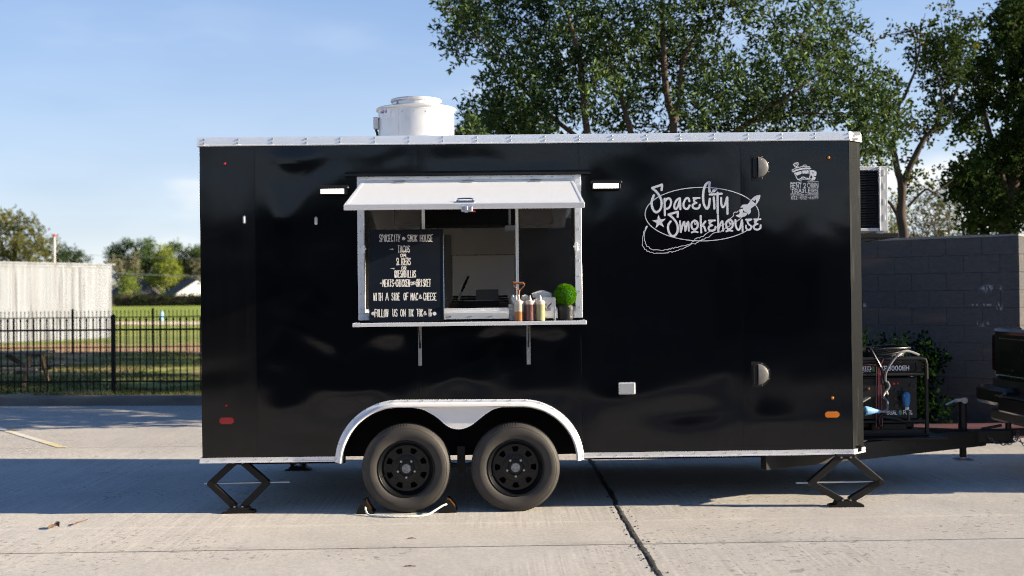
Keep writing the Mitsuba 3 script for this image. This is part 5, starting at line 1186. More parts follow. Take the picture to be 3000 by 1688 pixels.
put(tr, 'windscreen', [extrude_front(Polygon([(2.16, 1.36), (2.32, 1.74), (2.36, 1.74), (2.20, 1.36)]), TY0 + .25, TY1 - .25).apply_translation((TX - .06, 0, 0))], 'm_glass_dark', smooth=False)
for sx in (1.2, 4.65):
    for yy in (TY0 + .03, TY1 - .27):
        wk = part_key(tr, 'wheel'); put(wk, 'tyre', lathe([(.22, -.24), (.36, -.23), (.395, -.20), (.395, -.04), (.36, -.01), (.23, 0.0), (.23, -.02)], (TX + sx, yy, .395), 'y', 48), 'm_rubber', smooth=40); put(wk, 'rim', lathe([(.23, -.02), (.20, -.03), (.06, -.01), (0, -.01)], (TX + sx, yy, .395), 'y', 32), 'm_steel', smooth=40)
# safety chains
def chain(pts, n, label):
    k = thing('safety_chain', label, 'chain', 'safety chains between drawbar and truck')
    p = spline(pts, n)
    for q in range(n - 1):
        a, b = p[q], p[q + 1]; d = (b - a); L = np.linalg.norm(d); d /= L
        ref = np.array([0, 1, 0.0]) if q % 2 else np.array([.3, .1, 1.0]); s = np.cross(d, ref); s /= np.linalg.norm(s)
        c_ = (a + b) / 2; t = np.linspace(0, 2 * PI, 13)
        put(k, 'link', tube([c_ + d * (L * .68) * math.cos(x) + s * .011 * math.sin(x) for x in t], .0035, 6, caps=False), 'm_chain')


chain([(6.40, 1.15, .36), (6.46, 1.13, .315), (6.55, 1.12, .30), (6.64, 1.14, .33), (6.68, 1.19, .40)], 14, 'slack safety chain hanging from the coupler, nearer the crank jack')
chain([(6.62, 1.10, .37), (6.67, 1.08, .31), (6.74, 1.08, .27), (6.80, 1.12, .31), (6.85, 1.17, .37)], 13, 'slack safety chain hanging under the truck hitch at the picture edge')

# ------------------------------------------------------------------ block wall
bw = thing('block_wall', 'dark grey concrete block wall in shade behind the drawbar', 'wall')
P0 = np.array([8.115, 4.335]); D1 = np.array([-.797, .604]); N1 = np.array([-.604, -.797])      # long face, facing the viewer
D2 = np.array([.604, .797]); N2 = np.array([.797, -.604])
BL_, BHh, GAP = .398, .199, .003
cubes = []
for q in range(3):
    cubes.append(box(0, BL_, 0, .02, 0, BHh, .004))
ROT = {1: np.array([[D1[0], -N1[0], 0], [D1[1], -N1[1], 0], [0, 0, 1]]), 2: np.array([[D2[0], -N2[0], 0], [D2[1], -N2[1], 0], [0, 0, 1]])}
rg = np.random.default_rng(81)
def blockface(which, ncol, origin):
    D, Nn = (D1, N1) if which == 1 else (D2, N2)
    for c in range(11):
        z = .004 + c * (BHh + GAP); u0 = 0.0 if c % 2 == 0 else -BL_ / 2 - GAP / 2
        if which == 1: shift = .0
        for q in range(ncol + 1):
            a = u0 + q * (BL_ + GAP); b = a + BL_
            a = max(a, .0); b = min(b, ncol * (BL_ + GAP))
            if b - a < .05: continue
            m = box(a, b, -.001 - rg.uniform(0, .0022), .03, z, z + BHh + rg.uniform(-.0006, .0006), .002)
            M = np.eye(4); M[:2, 0] = D; M[:2, 1] = -Nn; M[:2, 3] = origin
            if np.linalg.det(M[:3, :3]) < 0: m.invert()
            m.apply_transform(M)
            st_ = which == 1 and 5 <= c <= 8 and (a < .7 or (c == 7 and 1.4 < b < 2.3))
            put(bw, 'block', m, 'm_block_stained' if st_ else 'm_block', smooth=False)
blockface(1, 18, P0); blockface(2, 9, P0 + N2 * .004)
core = Polygon([tuple(P0 + N1 * -.006 + N2 * -.006), tuple(P0 + D1 * 7.2 - N1 * .006), tuple(P0 + D1 * 7.2 - N1 * .19), tuple(P0 + D2 * .19 - N2 * .19), tuple(P0 + D2 * 3.6 - N2 * .19), tuple(P0 + D2 * 3.6 - N2 * .006)])
m = trimesh.creation.extrude_polygon(core, 2.21, engine='earcut'); m.apply_translation([0, 0, -.03]); put(bw, 'mortar_core', m, 'm_mortar', smooth=False)
cp = LineString([tuple(P0 + D1 * 7.2 - N1 * .095), tuple(P0 - N1 * .095 - N2 * .095), tuple(P0 + D2 * 3.6 - N2 * .095)]).buffer(.1, cap_style=2, join_style=2)
m = trimesh.creation.extrude_polygon(cp.segmentize(.15), .022, engine='earcut'); v = m.vertices; top = v[:, 2] > .01
v[top, 2] += (meshkit.fbm(np.stack([v[top, 0] * 3, v[top, 1] * 3, v[top, 0] * 0], 1), 3, seed=3) - .45) * .03
m.vertices = v + [0, 0, 2.226]; put(bw, 'mortar_cap', m, 'm_cap_mortar', smooth=False)

# ------------------------------------------------------------------ iron fences
def fence(x0, x1, fn, z0, h, sp, posts, label, key='iron_fence', full=True):
    k = thing(key, label, 'fence', None)
    for s, zz in ((0, h - .215), (1, .185)):
        a, b = (x0, fn(x0)), (x1, fn(x1))
        put(k, 'rail', bar((*a, z0 + zz), (*b, z0 + zz), .026, .030), 'm_iron', smooth=False)
    for x in posts:
        y = fn(x)
        put(k, 'post', [box(x - .031, x + .031, y - .031, y + .031, z0 - .05, z0 + h + .02, .003), trimesh.creation.cone(.03, .03, sections=4).apply_translation((x, y, z0 + h + .02))], 'm_iron', smooth=False)
    x = posts[0] + sp
    xs_ = []
    for a, b in zip(posts[:-1], posts[1:]):
        n = int(round((b - a) / sp)); xs_ += [a + (b - a) * q / n for q in range(1, n)]
    for x in xs_:
        if not x0 <= x <= x1: continue
        y = fn(x); w = .0085
        put(k, 'picket', [box(x - w, x + w, y - w, y + w, z0 + .02, z0 + h - .075), trimesh.convex.convex_hull(np.array([(x - w, y - w, z0 + h - .075), (x + w, y - w, z0 + h - .075), (x + w, y + w, z0 + h - .075), (x - w, y + w, z0 + h - .075), (x - .016, y - w, z0 + h - .058), (x + .016, y + w, z0 + h - .058), (x, y, z0 + h)]))], 'm_iron', smooth=False)


f1 = lambda x: 10.40 - 0.115 * (x + 4.0)
fence(-9.2, 0.6, f1, .125, 1.235, .1118, [-9.2, -6.42, -3.965, -1.52, 0.6], 'black iron picket fence just behind the kerb left of the trailer')
f2 = lambda x: 25.0 - 0.06 * (x + 7.5)
fence(-16.0, -3.0, f2, .12, 1.25, .115, [-16.0, -14.45, -12.13, -9.81, -7.49, -5.17, -3.0], 'second black iron picket fence farther back on the lawn')

# ------------------------------------------------------------------ timber screen wall
tw = thing('timber_wall', 'tall pale weathered timber board wall standing on the lawn at far left', 'wall')
A0 = np.array([-13.36, 39.65]); DW = np.array([-.5417, -.8406]); NW = np.array([.8406, -.5417])
rg = np.random.default_rng(91)
u0 = 0.0; q = 0
while u0 < 7.2:
    w = rg.uniform(.135, .150); pr_ = rg.uniform(.0, .014)
    m = box(u0, u0 + w, -.022 - pr_, 0, 0.02 + rg.uniform(0, .03), 2.86)
    M = np.eye(4); M[:2, 0] = DW; M[:2, 1] = -NW; M[:2, 3] = A0; M[2, 3] = .11
    if np.linalg.det(M[:3, :3]) < 0: m.invert()
    m.apply_transform(M); put(tw, 'board', m, 'm_board_wood' if rg.random() < .5 else 'm_board_wood_b', smooth=False); u0 += w + .002; q += 1
def twbox(*a):
    m = box(*a); M = np.eye(4); M[:2, 0] = DW; M[:2, 1] = -NW; M[:2, 3] = A0; M[2, 3] = .11
    if np.linalg.det(M[:3, :3]) < 0: m.invert()
    m.apply_transform(M); return m
put(tw, 'cap_board', twbox(-.14, 7.3, -.12, .10, 2.97, 3.03), 'm_board_wood_b', smooth=False)
put(tw, 'fascia', twbox(-.01, 7.25, -.065, -.0, 2.862, 2.968), 'm_board_wood_b', smooth=False)
put(tw, 'backing', twbox(0, 7.2, .002, .08, 0, 2.96), 'm_board_wood', smooth=False)

# ------------------------------------------------------------------ picnic table
pt = thing('picnic_table', 'weathered wooden picnic table on the lawn behind the iron fence', 'picnic table')
tx0, tx1, ty, tz = -7.75, -5.90, 12.75, .12
for q in range(5): put(pt, 'top_plank', box(tx0, tx1, ty - .36 + q * .147, ty - .36 + q * .147 + .138, tz + .555, tz + .598, .004), 'm_table_wood', smooth=False)
for s in (-1, 1):
    for q in range(2): put(pt, 'seat_plank', box(tx0 + .02, tx1 + (.10 if s < 0 else 0), ty + s * (.62 + q * .145) - .068, ty + s * (.62 + q * .145) + .068, tz + .285, tz + .325, .004), 'm_table_wood', smooth=False)
for x in (tx0 + .35, tx1 - .26):
    put(pt, 'seat_bearer', box(x - .02, x + .02, ty - .80, ty + .80, tz + .22, tz + .284), 'm_table_wood', smooth=False)
    put(pt, 'top_bearer', box(x - .02, x + .02, ty - .36, ty + .36, tz + .49, tz + .554), 'm_table_wood', smooth=False)
    for s in (-1, 1): put(pt, 'leg', bar((x + .045, ty + s * .25, tz + .55), (x + .045, ty + s * .58, tz + .0), .04, .10, up=(0, 0, 1)), 'm_table_leg', smooth=False)
put(pt, 'brace', bar((tx1 - .30, ty, tz + .26), (tx1 - .75, ty, tz + .54), .04, .08), 'm_table_wood', smooth=False)

# ------------------------------------------------------------------ hydrant, pole, wires
hd_ = thing('fire_hydrant', 'pale blue fire hydrant beside the road across the field', 'hydrant'); c = (-22.38, 79.5, float(rise(0, 79.5)))
put(hd_, 'barrel', lathe([(.13, 0), (.13, .04), (.095, .06), (.095, .46), (.125, .47), (.125, .50)], c, 'z', 24), 'm_hydrant')
put(hd_, 'bonnet', lathe([(.135, .50), (.135, .54), (.12, .62), (.07, .70), (.03, .73), (.03, .78), (0, .78)], c, 'z', 24), 'm_hydrant')
put(hd_, 'nozzle', [cyl((c[0] - .19, c[1], c[2] + .38), (c[0] + .19, c[1], c[2] + .38), .055, 14), cyl((c[0], c[1] - .2, c[2] + .36), (c[0], c[1], c[2] + .36), .07, 14)], 'm_hydrant')
k = thing('marker_pole', 'slim pale pink pole with a red cap rising behind the timber wall', 'pole')
put(k, 'shaft', cyl((-19.97, 51.45, .1), (-19.97, 51.45, 4.95), .055, 14), 'm_pole_pink'); put(k, 'cap', lathe([(.085, 0), (.095, .05), (.07, .12), (0, .14)], (-19.97, 51.45, 4.93), 'z', 14), 'm_red')
k = thing('overhead_wire', 'thicker lower grey overhead wire in front of the distant trees', 'wire'); solo(k, tube(spline([(-70, 112, 7.2), (-50, 112, 5.25), (-36.4, 111.7, 4.49), (-31.9, 111.6, 4.25), (-27.4, 111.6, 4.11), (-10, 111.5, 4.2), (10, 111, 5.2)], 50), .038, 6), 'm_wire')
k = thing('overhead_wire', 'thin upper overhead wire crossing the distant tree crowns', 'wire'); solo(k, tube(spline([(-70, 112, 8.6), (-50, 112, 7.0), (-35.3, 111.7, 6.2), (-27.3, 111.6, 5.88), (-10, 111.5, 5.9), (10, 111, 6.8)], 50), .018, 6), 'm_wire')

# ------------------------------------------------------------------ houses
def rotz(m, c, a):
    m.apply_translation((-c[0], -c[1], 0)); m.apply_transform(trimesh.transformations.rotation_matrix(a, [0, 0, 1])); m.apply_translation((c[0], c[1], 0)); return m
def prism(poly, y0, y1): return extrude_front(poly, y0, y1)
hw = thing('white_gabled_house', 'house with a bright white gable end and dark roof beyond the hedge', 'house')
cx, cy, g = -45.2, 183.0, .84; an = math.radians(28)
put(hw, 'gable_wall', rotz(prism(Polygon([(cx - 3.6, g), (cx + 3.6, g), (cx + 3.6, 2.75), (cx, 5.05), (cx - 3.6, 2.75)]), cy, cy + 9), (cx, cy), an), 'm_white', smooth=False)
for s in (-1, 1):
    p = Polygon([(cx, 5.16), (cx + s * 4.0, 2.60), (cx + s * 4.0, 2.48), (cx, 5.06)])
    put(hw, 'roof', rotz(prism(p, cy - .25, cy + 9.2), (cx, cy), an), 'm_roof_dark', smooth=False)
put(hw, 'gable_vent', rotz(prism(Polygon([(cx - .45, 4.2), (cx + .45, 4.2), (cx, 4.55)]), cy - .06, cy - .01), (cx, cy), an), 'm_grey_plastic', smooth=False)
put(hw, 'window', rotz(prism(sbox(cx - 1.6, 1.5, cx - .6, 2.5), cy - .05, cy - .01), (cx, cy), an), 'm_glass_dark', smooth=False)
hb = thing('dark_roofed_house', 'low brick house with a wide dark roof half hidden by trees at left', 'house')
cx, cy = -58.2, 190.0
put(hb, 'wall', box(cx - 4.2, cx + 3.6, cy, cy + 8, .86, 2.8), 'm_house_brick', smooth=False)
rv = np.array([(cx - 4.8, cy - .6, 2.72), (cx + 4.2, cy - .6, 2.72), (cx + 4.2, cy + 8.6, 2.72), (cx - 4.8, cy + 8.6, 2.72), (cx - 1.6, cy + 4, 5.05), (cx + 1.6, cy + 4, 5.05)])
put(hb, 'roof', trimesh.convex.convex_hull(rv), 'm_roof_dark', smooth=False)
put(hb, 'window', box(cx - 2.5, cx - 1.2, cy - .05, cy - .01, 1.5, 2.4), 'm_glass_dark', smooth=False)
hr = thing('brown_roofed_house', 'house with a brown shingle roof just showing over the block wall', 'house')
cx, cy = 19.6, 37.5
put(hr, 'wall', box(cx - 5, cx + 5, cy, cy + 9, .1, 2.55), 'm_house_brick', smooth=False)
put(hr, 'roof', trimesh.convex.convex_hull(np.array([(cx - 5.6, cy - .6, 2.45), (cx + 5.6, cy - .6, 2.45), (cx + 5.6, cy + 9.6, 2.45), (cx - 5.6, cy + 9.6, 2.45), (cx - .6, cy + 4.5, 4.22), (cx + .4, cy + 4.5, 4.22)])), 'm_roof_brown', smooth=False)
k = thing('roof_ventilator', 'white ventilator box with a dark capped pipe showing above the block wall', 'ventilator')
put(k, 'housing', box(16.85, 17.85, 30.8, 31.4, 2.4, 3.42, .03), 'm_white', smooth=False); put(k, 'pipe', cyl((17.42, 31.0, 3.42), (17.42, 31.0, 3.66), .22, 20), 'm_zinc'); put(k, 'pipe_cap', cyl((17.42, 31.0, 3.661), (17.42, 31.0, 3.70), .27, 20), 'm_blackmetal')
put(k, 'stand', box(16.95, 17.75, 30.85, 31.35, .1, 2.4), 'm_offwhite', smooth=False)

# unseen building behind the viewer, placed to darken the trailer side reflection
sp_ = thing('unseen_building', 'low dark building out of view behind the viewer, placed to darken the reflection in the trailer side', 'building')
put(sp_, 'wall', box(-16, 15, -24, -13.0, 0.002, 2.9), 'm_unseen_wall', smooth=False)
put(sp_, 'roof', [box(-16.4, 15.4, -24.4, -12.7, 2.902, 3.05)], 'm_roof_dark', smooth=False)
for x in (-11, -6.5, -2, 2.5, 7, 11.5): put(sp_, 'window', box(x - .8, x + .8, -12.99, -12.96, .9, 2.3), 'm_glass_dark', smooth=False)

# ------------------------------------------------------------------ trees and shrubs
def grow(trunks, blobs, rng, r_twig=.006, r_gain=.0048, step=.16, wig=.05, sub=4, sub_r=.005):
    """branches from the trunk lines to every foliage clump; returns (branch meshes, twigs as (clump, end))"""
    nodes = [np.asarray(p, float) for tr_ in trunks for p in spline(tr_[0], max(12, 4 * len(tr_[0])))]
    parent = [-1] * len(nodes); chains = []
    order = sorted(range(len(blobs)), key=lambda b: min(np.linalg.norm(nodes[k] - blobs[b][:3]) for k in range(len(nodes))))
    arr = np.array(nodes); load = {}
    for b in order:
        c = np.array(blobs[b][:3])
        dd_ = np.linalg.norm(arr - c, axis=1) + 0.35 * np.maximum(0, arr[:, 2] - c[2])
        k = int(np.argmin(dd_)); a = arr[k]; L = np.linalg.norm(c - a)
        n = max(3, int(L / step))
        mid = (a + c) / 2 + rng.normal(size=3) * L * .10 + np.array([0, 0, .06 * L])
        t = np.linspace(0, 1, n + 1)[:, None]
        p = (1 - t) ** 2 * a + 2 * t * (1 - t) * mid + t ** 2 * c
        p[1:-1] += rng.normal(size=(n - 1, 3)) * wig * step * 1.2
        chains.append(p); arr = np.vstack([arr, p[1:]])
    meshes = []
    for p in chains:
        L = np.linalg.norm(p[-1] - p[0]); r0 = r_twig + r_gain * L * 2.2
        meshes.append(tube(p, np.linspace(r0, r_twig * .8, len(p)), 6, caps=False))
    twigs = []
    for b in blobs:
        c = np.array(b[:3])
        for q in range(sub):
            e = rng.normal(size=3); e /= np.linalg.norm(e); e = c + e * b[3] * rng.uniform(.75, 1.15)
            m_ = (c + e) / 2 + rng.normal(size=3) * b[3] * .12
            if sub_r: meshes.append(tube([c, m_, e], [sub_r, sub_r * .7, sub_r * .4], 4, caps=False))
            twigs.append((c, m_, e))
    return meshes, twigs


def foliage(blobs, rng, k, L, Wd, col, col2, twigs=None, squash=1.0, out=0.5, droop=0.0, light=(.6, 1.35), fold=.18, clump=8):
    """leaf sprays through the clumps: every spray is a short shoot with leaves along it"""
    P, Dn = [], []
    for b in blobs:
        c, r = np.array(b[:3]), b[3]
        n = max(2, int(k * r * r / clump))
        d = rng.normal(size=(n, 3)); d /= np.linalg.norm(d, axis=1, keepdims=True)
        rr = r * (rng.random(n) ** .45) * 1.05
        s = c + d * rr[:, None] * [1, 1, squash]
        sd = d * out + rng.normal(size=(n, 3)) * .6 + [0, 0, -droop]; sd /= np.linalg.norm(sd, axis=1, keepdims=True)
        t = rng.uniform(0, 1, (n, clump)) * L * 2.6
        pos = s[:, None] + sd[:, None] * t[..., None] + rng.normal(size=(n, clump, 3)) * L * .18
        ld = sd[:, None] * .75 + rng.normal(size=(n, clump, 3)) * .75; ld /= np.linalg.norm(ld, axis=2, keepdims=True)
        P.append(pos.reshape(-1, 3)); Dn.append(ld.reshape(-1, 3))
    P, Dn = np.concatenate(P), np.concatenate(Dn); N = len(P)
    m = leaf_mesh(P, Dn, rng.uniform(.7, 1.2, N) * L, rng.uniform(.8, 1.2, N) * Wd, fold, rng, .08)
    tone = rng.uniform(light[0], light[1], (N, 1)); mixw = (rng.random((N, 1)) ** 2.2) * .9
    c_ = (np.array(col) * (1 - mixw) + np.array(col2) * mixw) * tone
    return m, np.repeat(c_, 4, 0)


def tree(key, label, group, trunks, blobs, seed, k, L, Wd, col, col2, bark='m_bark', leaf='m_leaf', cat='tree', sparse=None, **kw):
    rng = np.random.default_rng(seed)
    gkw = {a: kw.pop(a) for a in list(kw) if a in ('r_twig', 'r_gain', 'step', 'wig', 'sub', 'sub_r')}
    t = thing(key, label, cat, group)
    br, tw = grow(trunks, blobs, rng, **gkw)
    tm_ = []
    for pts, rad in trunks:
        p = spline(pts, 8 * len(pts)); r = np.interp(np.linspace(0, 1, len(p)), np.linspace(0, 1, len(rad)), rad)
        m = tube(p, r, 14); nn_ = meshkit.fbm(m.vertices * [6, 6, 2.5], 3, seed=seed) - .5
        m.vertices = m.vertices + m.vertex_normals * (nn_ * np.mean(rad) * .55)[:, None]; tm_.append(m)
    put(t, 'trunk', tm_, bark, smooth=50)
    put(t, 'branches', br, bark, smooth=60)
    m, c = foliage(blobs, rng, k, L, Wd, col, col2, **kw)
    put(t, 'crown', m, leaf, smooth=False, color=c)
    if sparse:
        m, c = foliage(sparse[0], rng, sparse[1], sparse[2], sparse[3], sparse[4], sparse[5], light=(.7, 1.3))
        put(t, 'young_leaves', m, leaf, smooth=False, color=c, label='sparse yellowish young leaves')
    return t


OAK = [(1.52,6.99,5.5,.21),(1.75,7.38,5.4,.25),(1.41,8.86,5.57,.17),(1.63,8.28,5.32,.16),(1.63,7.02,4.86,.09),(1.6,7.4,5.05,.12),(1.96,7.89,5.71,.28),(2.04,8.01,5.43,.26),(2.21,7.18,5.13,.16),(2.33,8.66,5.84,.24),(2.42,7.06,4.86,.23),(2.31,7.78,4.73,.24),(2.29,8.11,4.51,.21),(2.39,7.89,4.24,.23),(2.51,8.29,4.07,.23),(2.65,8.67,5.49,.22),(2.61,9.23,6.07,.24),(1.81,7.52,4.13,.18),(1.99,8.46,4.36,.18),(2.14,8.58,4.18,.18),(1.78,7.54,3.97,.13),(1.98,6.78,3.83,.14),
(2.85,9.28,5.19,.34),(2.72,7.53,4.46,.3),(2.83,7.58,4.08,.3),(3.09,9.06,5.75,.36),(3.16,8.27,5.16,.35),(3.25,7.97,4.7,.31),(3.18,8.76,4.49,.27),(3.46,6.82,5.44,.32),(3.65,8.57,5.46,.35),(3.63,7.71,4.87,.34),(3.62,6.98,4.36,.27),(3.63,8.46,4.29,.18),(3.99,9.16,4.24,.24),(3.98,7.27,5.33,.33),(4.16,8.37,5.17,.35),(4.11,7.51,4.61,.3),(4.3,8.66,4.46,.27),(4.35,8.61,4.1,.18),(4.48,7.29,5.49,.33),(4.76,8.88,5.45,.36),(4.75,8.43,4.95,.32),(4.81,8.5,4.55,.23),(4.92,8.86,4.13,.17),
(5.06,7.83,5.51,.31),(5.26,8.68,5.29,.3),(5.37,9.0,4.93,.3),(4.96,6.99,4.18,.27),(5.35,8.93,4.2,.27),(5.38,7.73,5.65,.22),(5.47,7.96,4.91,.23),(5.36,7.1,4.41,.27),(5.69,8.53,4.25,.32),(5.61,7.46,5.61,.19),(6.16,8.96,5.94,.21),(5.76,7.42,4.63,.25),(6.03,8.16,4.42,.29),(5.99,7.75,4.02,.28),(6.24,8.29,5.26,.24),(6.1,7.21,5.3,.19),(6.14,7.17,4.75,.24),(6.55,8.64,4.68,.3),(6.61,8.65,4.26,.3),(6.68,8.16,5.34,.26),(7.03,9.08,5.18,.3),(6.59,7.23,4.43,.27),(7.1,8.9,4.3,.3),(6.68,7.13,5.38,.19),(7.4,9.18,5.5,.28),(7.23,8.3,4.9,.29),(7.27,8.26,4.49,.29),(7.57,9.19,5.99,.18),(7.54,8.72,5.64,.17),(7.57,8.73,5.28,.18),
(7.01,6.83,3.93,.24),(7.43,7.64,4.6,.25),(7.25,6.91,4.15,.24),(7.5,7.18,4.36,.22),(7.57,7.24,4.04,.22),(8.28,8.9,4.53,.18),(7.3,7.02,3.79,.22),(7.69,7.45,3.79,.19),(7.69,7.96,3.63,.2),(7.93,8.89,3.45,.15),
(2.31,9.26,6.48,.37),(2.9,8.58,6.29,.41),(3.39,7.29,6.05,.44),(4.09,8.14,6.34,.46),(4.84,8.54,6.44,.47),(5.17,6.84,5.91,.4),(6.12,8.46,6.23,.35),(6.55,7.64,5.9,.31),(1.73,8.3,6.16,.29),(3.0,8.0,6.9,.5),(4.0,8.6,7.1,.5),(5.0,8.2,7.0,.5),(6.0,8.4,6.8,.45),(2.4,8.6,3.6,.3),(3.3,8.3,3.6,.3),(5.6,8.4,3.6,.32),(6.5,8.2,3.7,.3)]
tree('oak_tree', 'large dense evergreen oak with glossy dark leaves rising directly behind the trailer roof', None,
     [(p_, [r_ * (.66 if p_[0][2] > 1 else 1) for r_ in q_]) for p_, q_ in [([(4.55, 8.2, -.1), (4.55, 8.15, 1.2), (4.45, 8.1, 2.4)], [.24, .19, .16]), ([(4.45, 8.1, 2.3), (4.0, 8.0, 2.9), (3.64, 7.8, 3.6), (3.52, 7.75, 4.1), (3.44, 7.8, 5.05), (3.2, 7.9, 5.9)], [.13, .10, .085, .07, .05, .02]),
      ([(4.45, 8.1, 2.4), (4.35, 7.8, 3.2), (4.13, 7.6, 3.94), (4.02, 7.5, 4.3), (3.8, 7.4, 5.0)], [.08, .065, .06, .05, .02]), ([(4.5, 8.1, 2.4), (4.75, 8.0, 3.3), (4.80, 7.95, 4.05), (4.72, 7.9, 4.34), (4.66, 7.85, 4.85), (4.64, 7.8, 5.84), (4.7, 8, 6.8)], [.12, .10, .088, .08, .065, .045, .02]),
      ([(4.78, 7.95, 3.9), (4.90, 8.0, 4.45), (4.96, 8.0, 4.97), (5.3, 8.1, 5.6)], [.065, .055, .045, .02]), ([(4.75, 8.0, 3.2), (5.5, 8.1, 3.8), (6.4, 8.0, 4.4), (7.1, 8.0, 4.9)], [.08, .06, .045, .02]), ([(3.6, 7.8, 3.7), (2.9, 7.9, 4.3), (2.4, 7.9, 4.9), (1.9, 7.8, 5.4)], [.06, .045, .03, .015]), ([(5.5, 8.1, 3.8), (6.3, 8.2, 4.2), (7.3, 7.6, 4.1)], [.04, .03, .012])]],
     [(a + (.14 if a < 1.85 else 0), b, c, r * (.72 if a < 1.85 else .93)) for a, b, c, r in OAK], 101, 8600, .096, .033, (.046, .078, .028), (.17, .23, .075), leaf='m_leaf_gloss', r_gain=.0030, r_twig=.0045, sub=5, sub_r=.0038, light=(.35, 1.7), out=.6)

MID_T = [([(8.47, 8.95, -.1), (8.45, 8.97, 1.4), (8.44, 8.97, 2.45), (8.40, 8.97, 2.77), (8.42, 8.97, 3.2), (8.36, 8.97, 3.45), (8.31, 8.95, 3.70), (8.23, 8.93, 3.83), (8.14, 8.9, 3.96), (8.05, 8.9, 4.3)], [.17, .145, .125, .115, .105, .085, .07, .055, .04, .015]),
         ([(8.30, 8.95, 3.72), (8.32, 9.0, 3.96), (8.39, 9.03, 4.17), (8.42, 9.05, 4.45), (8.51, 9.05, 4.59), (8.57, 9.0, 4.77), (8.65, 8.95, 5.0), (8.64, 8.9, 5.3), (8.60, 8.9, 5.53), (8.47, 8.9, 5.67)], [.065, .06, .056, .05, .045, .04, .034, .025, .018, .008]),
         ([(8.65, 8.95, 5.02), (8.71, 8.97, 5.27), (8.76, 9.0, 5.6), (8.83, 9.0, 5.85)], [.024, .02, .014, .006]),
         ([(8.42, 8.97, 3.2), (8.53, 8.95, 3.48), (8.63, 8.93, 3.69), (8.70, 8.9, 3.84), (8.81, 8.9, 4.0), (9.0, 8.95, 4.09), (9.17, 9.0, 4.22), (9.24, 9.05, 4.5), (9.34, 9.1, 4.72), (9.40, 9.1, 5.2), (9.55, 9.1, 5.75)], [.095, .085, .08, .072, .066, .058, .05, .042, .034, .022, .008]),
         ([(8.80, 8.9, 3.98), (8.92, 8.85, 4.15), (9.0, 8.85, 4.4), (8.99, 8.85, 4.66), (8.92, 8.85, 4.98), (8.95, 8.85, 5.25), (9.03, 8.85, 5.5), (9.01, 8.85, 5.72)], [.05, .045, .04, .034, .028, .022, .014, .006]),
         ([(8.99, 8.85, 4.64), (9.08, 8.85, 4.8), (9.1, 8.85, 5.0)], [.025, .018, .01]), ([(8.44, 9.0, 2.6), (8.3, 9.1, 2.95), (8.18, 9.1, 3.05), (8.0, 9.1, 3.3)], [.05, .04, .03, .012]), ([(9.03, 8.85, 5.5), (9.12, 8.85, 5.6), (9.16, 8.85, 5.72)], [.012, .008, .005]),
         ([(8.5, 8.95, 2.9), (8.75, 8.9, 3.15), (8.9, 8.9, 3.12), (9.2, 8.95, 3.3)], [.035, .028, .022, .008])]
MID_DARK = [(8.96,9.74,5.39,.11),(9.08,9.74,5.31,.13),(9.03,9.27,5.33,.12),(9.02,8.91,5.31,.13),(8.99,8.53,5.31,.13),(9.35,9.05,5.46,.14),(9.47,9.09,5.5,.11),(8.9,8.52,5.05,.13),(9.05,8.53,5.11,.15),(9.77,10.03,5.29,.13),(9.27,9.49,5.06,.11),(9.16,8.82,4.87,.12),(9.44,9.14,4.99,.11),(9.3,10.0,5.03,.1),(9.34,9.88,4.93,.09),(9.48,9.79,4.9,.09),(8.95,9.08,4.51,.09),(9.13,9.24,4.43,.12),(9.37,9.53,4.55,.12),(8.82,8.56,4.21,.1),(8.98,9.35,4.16,.09),(8.9,8.89,4.03,.09),(9.65,9.85,4.52,.13)]
MID_SPARSE = [(8.57,8.43,5.42,.18),(9.04,9.16,5.85,.15),(9.32,9.38,5.95,.14),(8.61,8.63,4.84,.16),(8.55,9.43,5.63,.15),(8.36,9.4,5.5,.12),(7.85,8.39,5.3,.09),(8.94,9.2,4.69,.14),(8.33,8.37,4.15,.13),(8.63,8.96,4.54,.12),(9.59,8.86,5.75,.12),(9.41,8.59,5.24,.1),(8.43,8.76,4.02,.12),(8.8,9.33,4.06,.12),(7.94,8.68,3.75,.11),(8.31,8.41,4.17,.12),(8.66,9.28,3.62,.13),(8.65,8.88,4.22,.13),(8.71,9.45,3.24,.13),(8.22,8.55,3.08,.1),(8.53,8.68,3.34,.13),(9.13,9.44,3.53,.15),(7.89,8.99,3.79,.09),(8.81,8.97,4.19,.13),(8.04,8.56,3.42,.08),(8.47,8.2,3.21,.12),(8.2,9.0,4.9,.14),(8.05,8.9,5.1,.12)]
tree('bare_tree', 'twisted grey branching tree with sparse leaves between the oak and the dark tree', None, [(p, [r * .58 for r in rad]) for p, rad in MID_T], [(a, b, c, r * 1.75) for a, b, c, r in MID_DARK] + MID_SPARSE[::2], 102, 5200, .062, .042, (.032, .056, .019), (.09, .125, .030), bark='m_bark_grey', r_gain=.003, sub=5, sub_r=.004, clump=6, light=(.6, 1.3),
     sparse=(MID_SPARSE, 1500, .05, .034, (.15, .15, .030), (.24, .21, .04)))
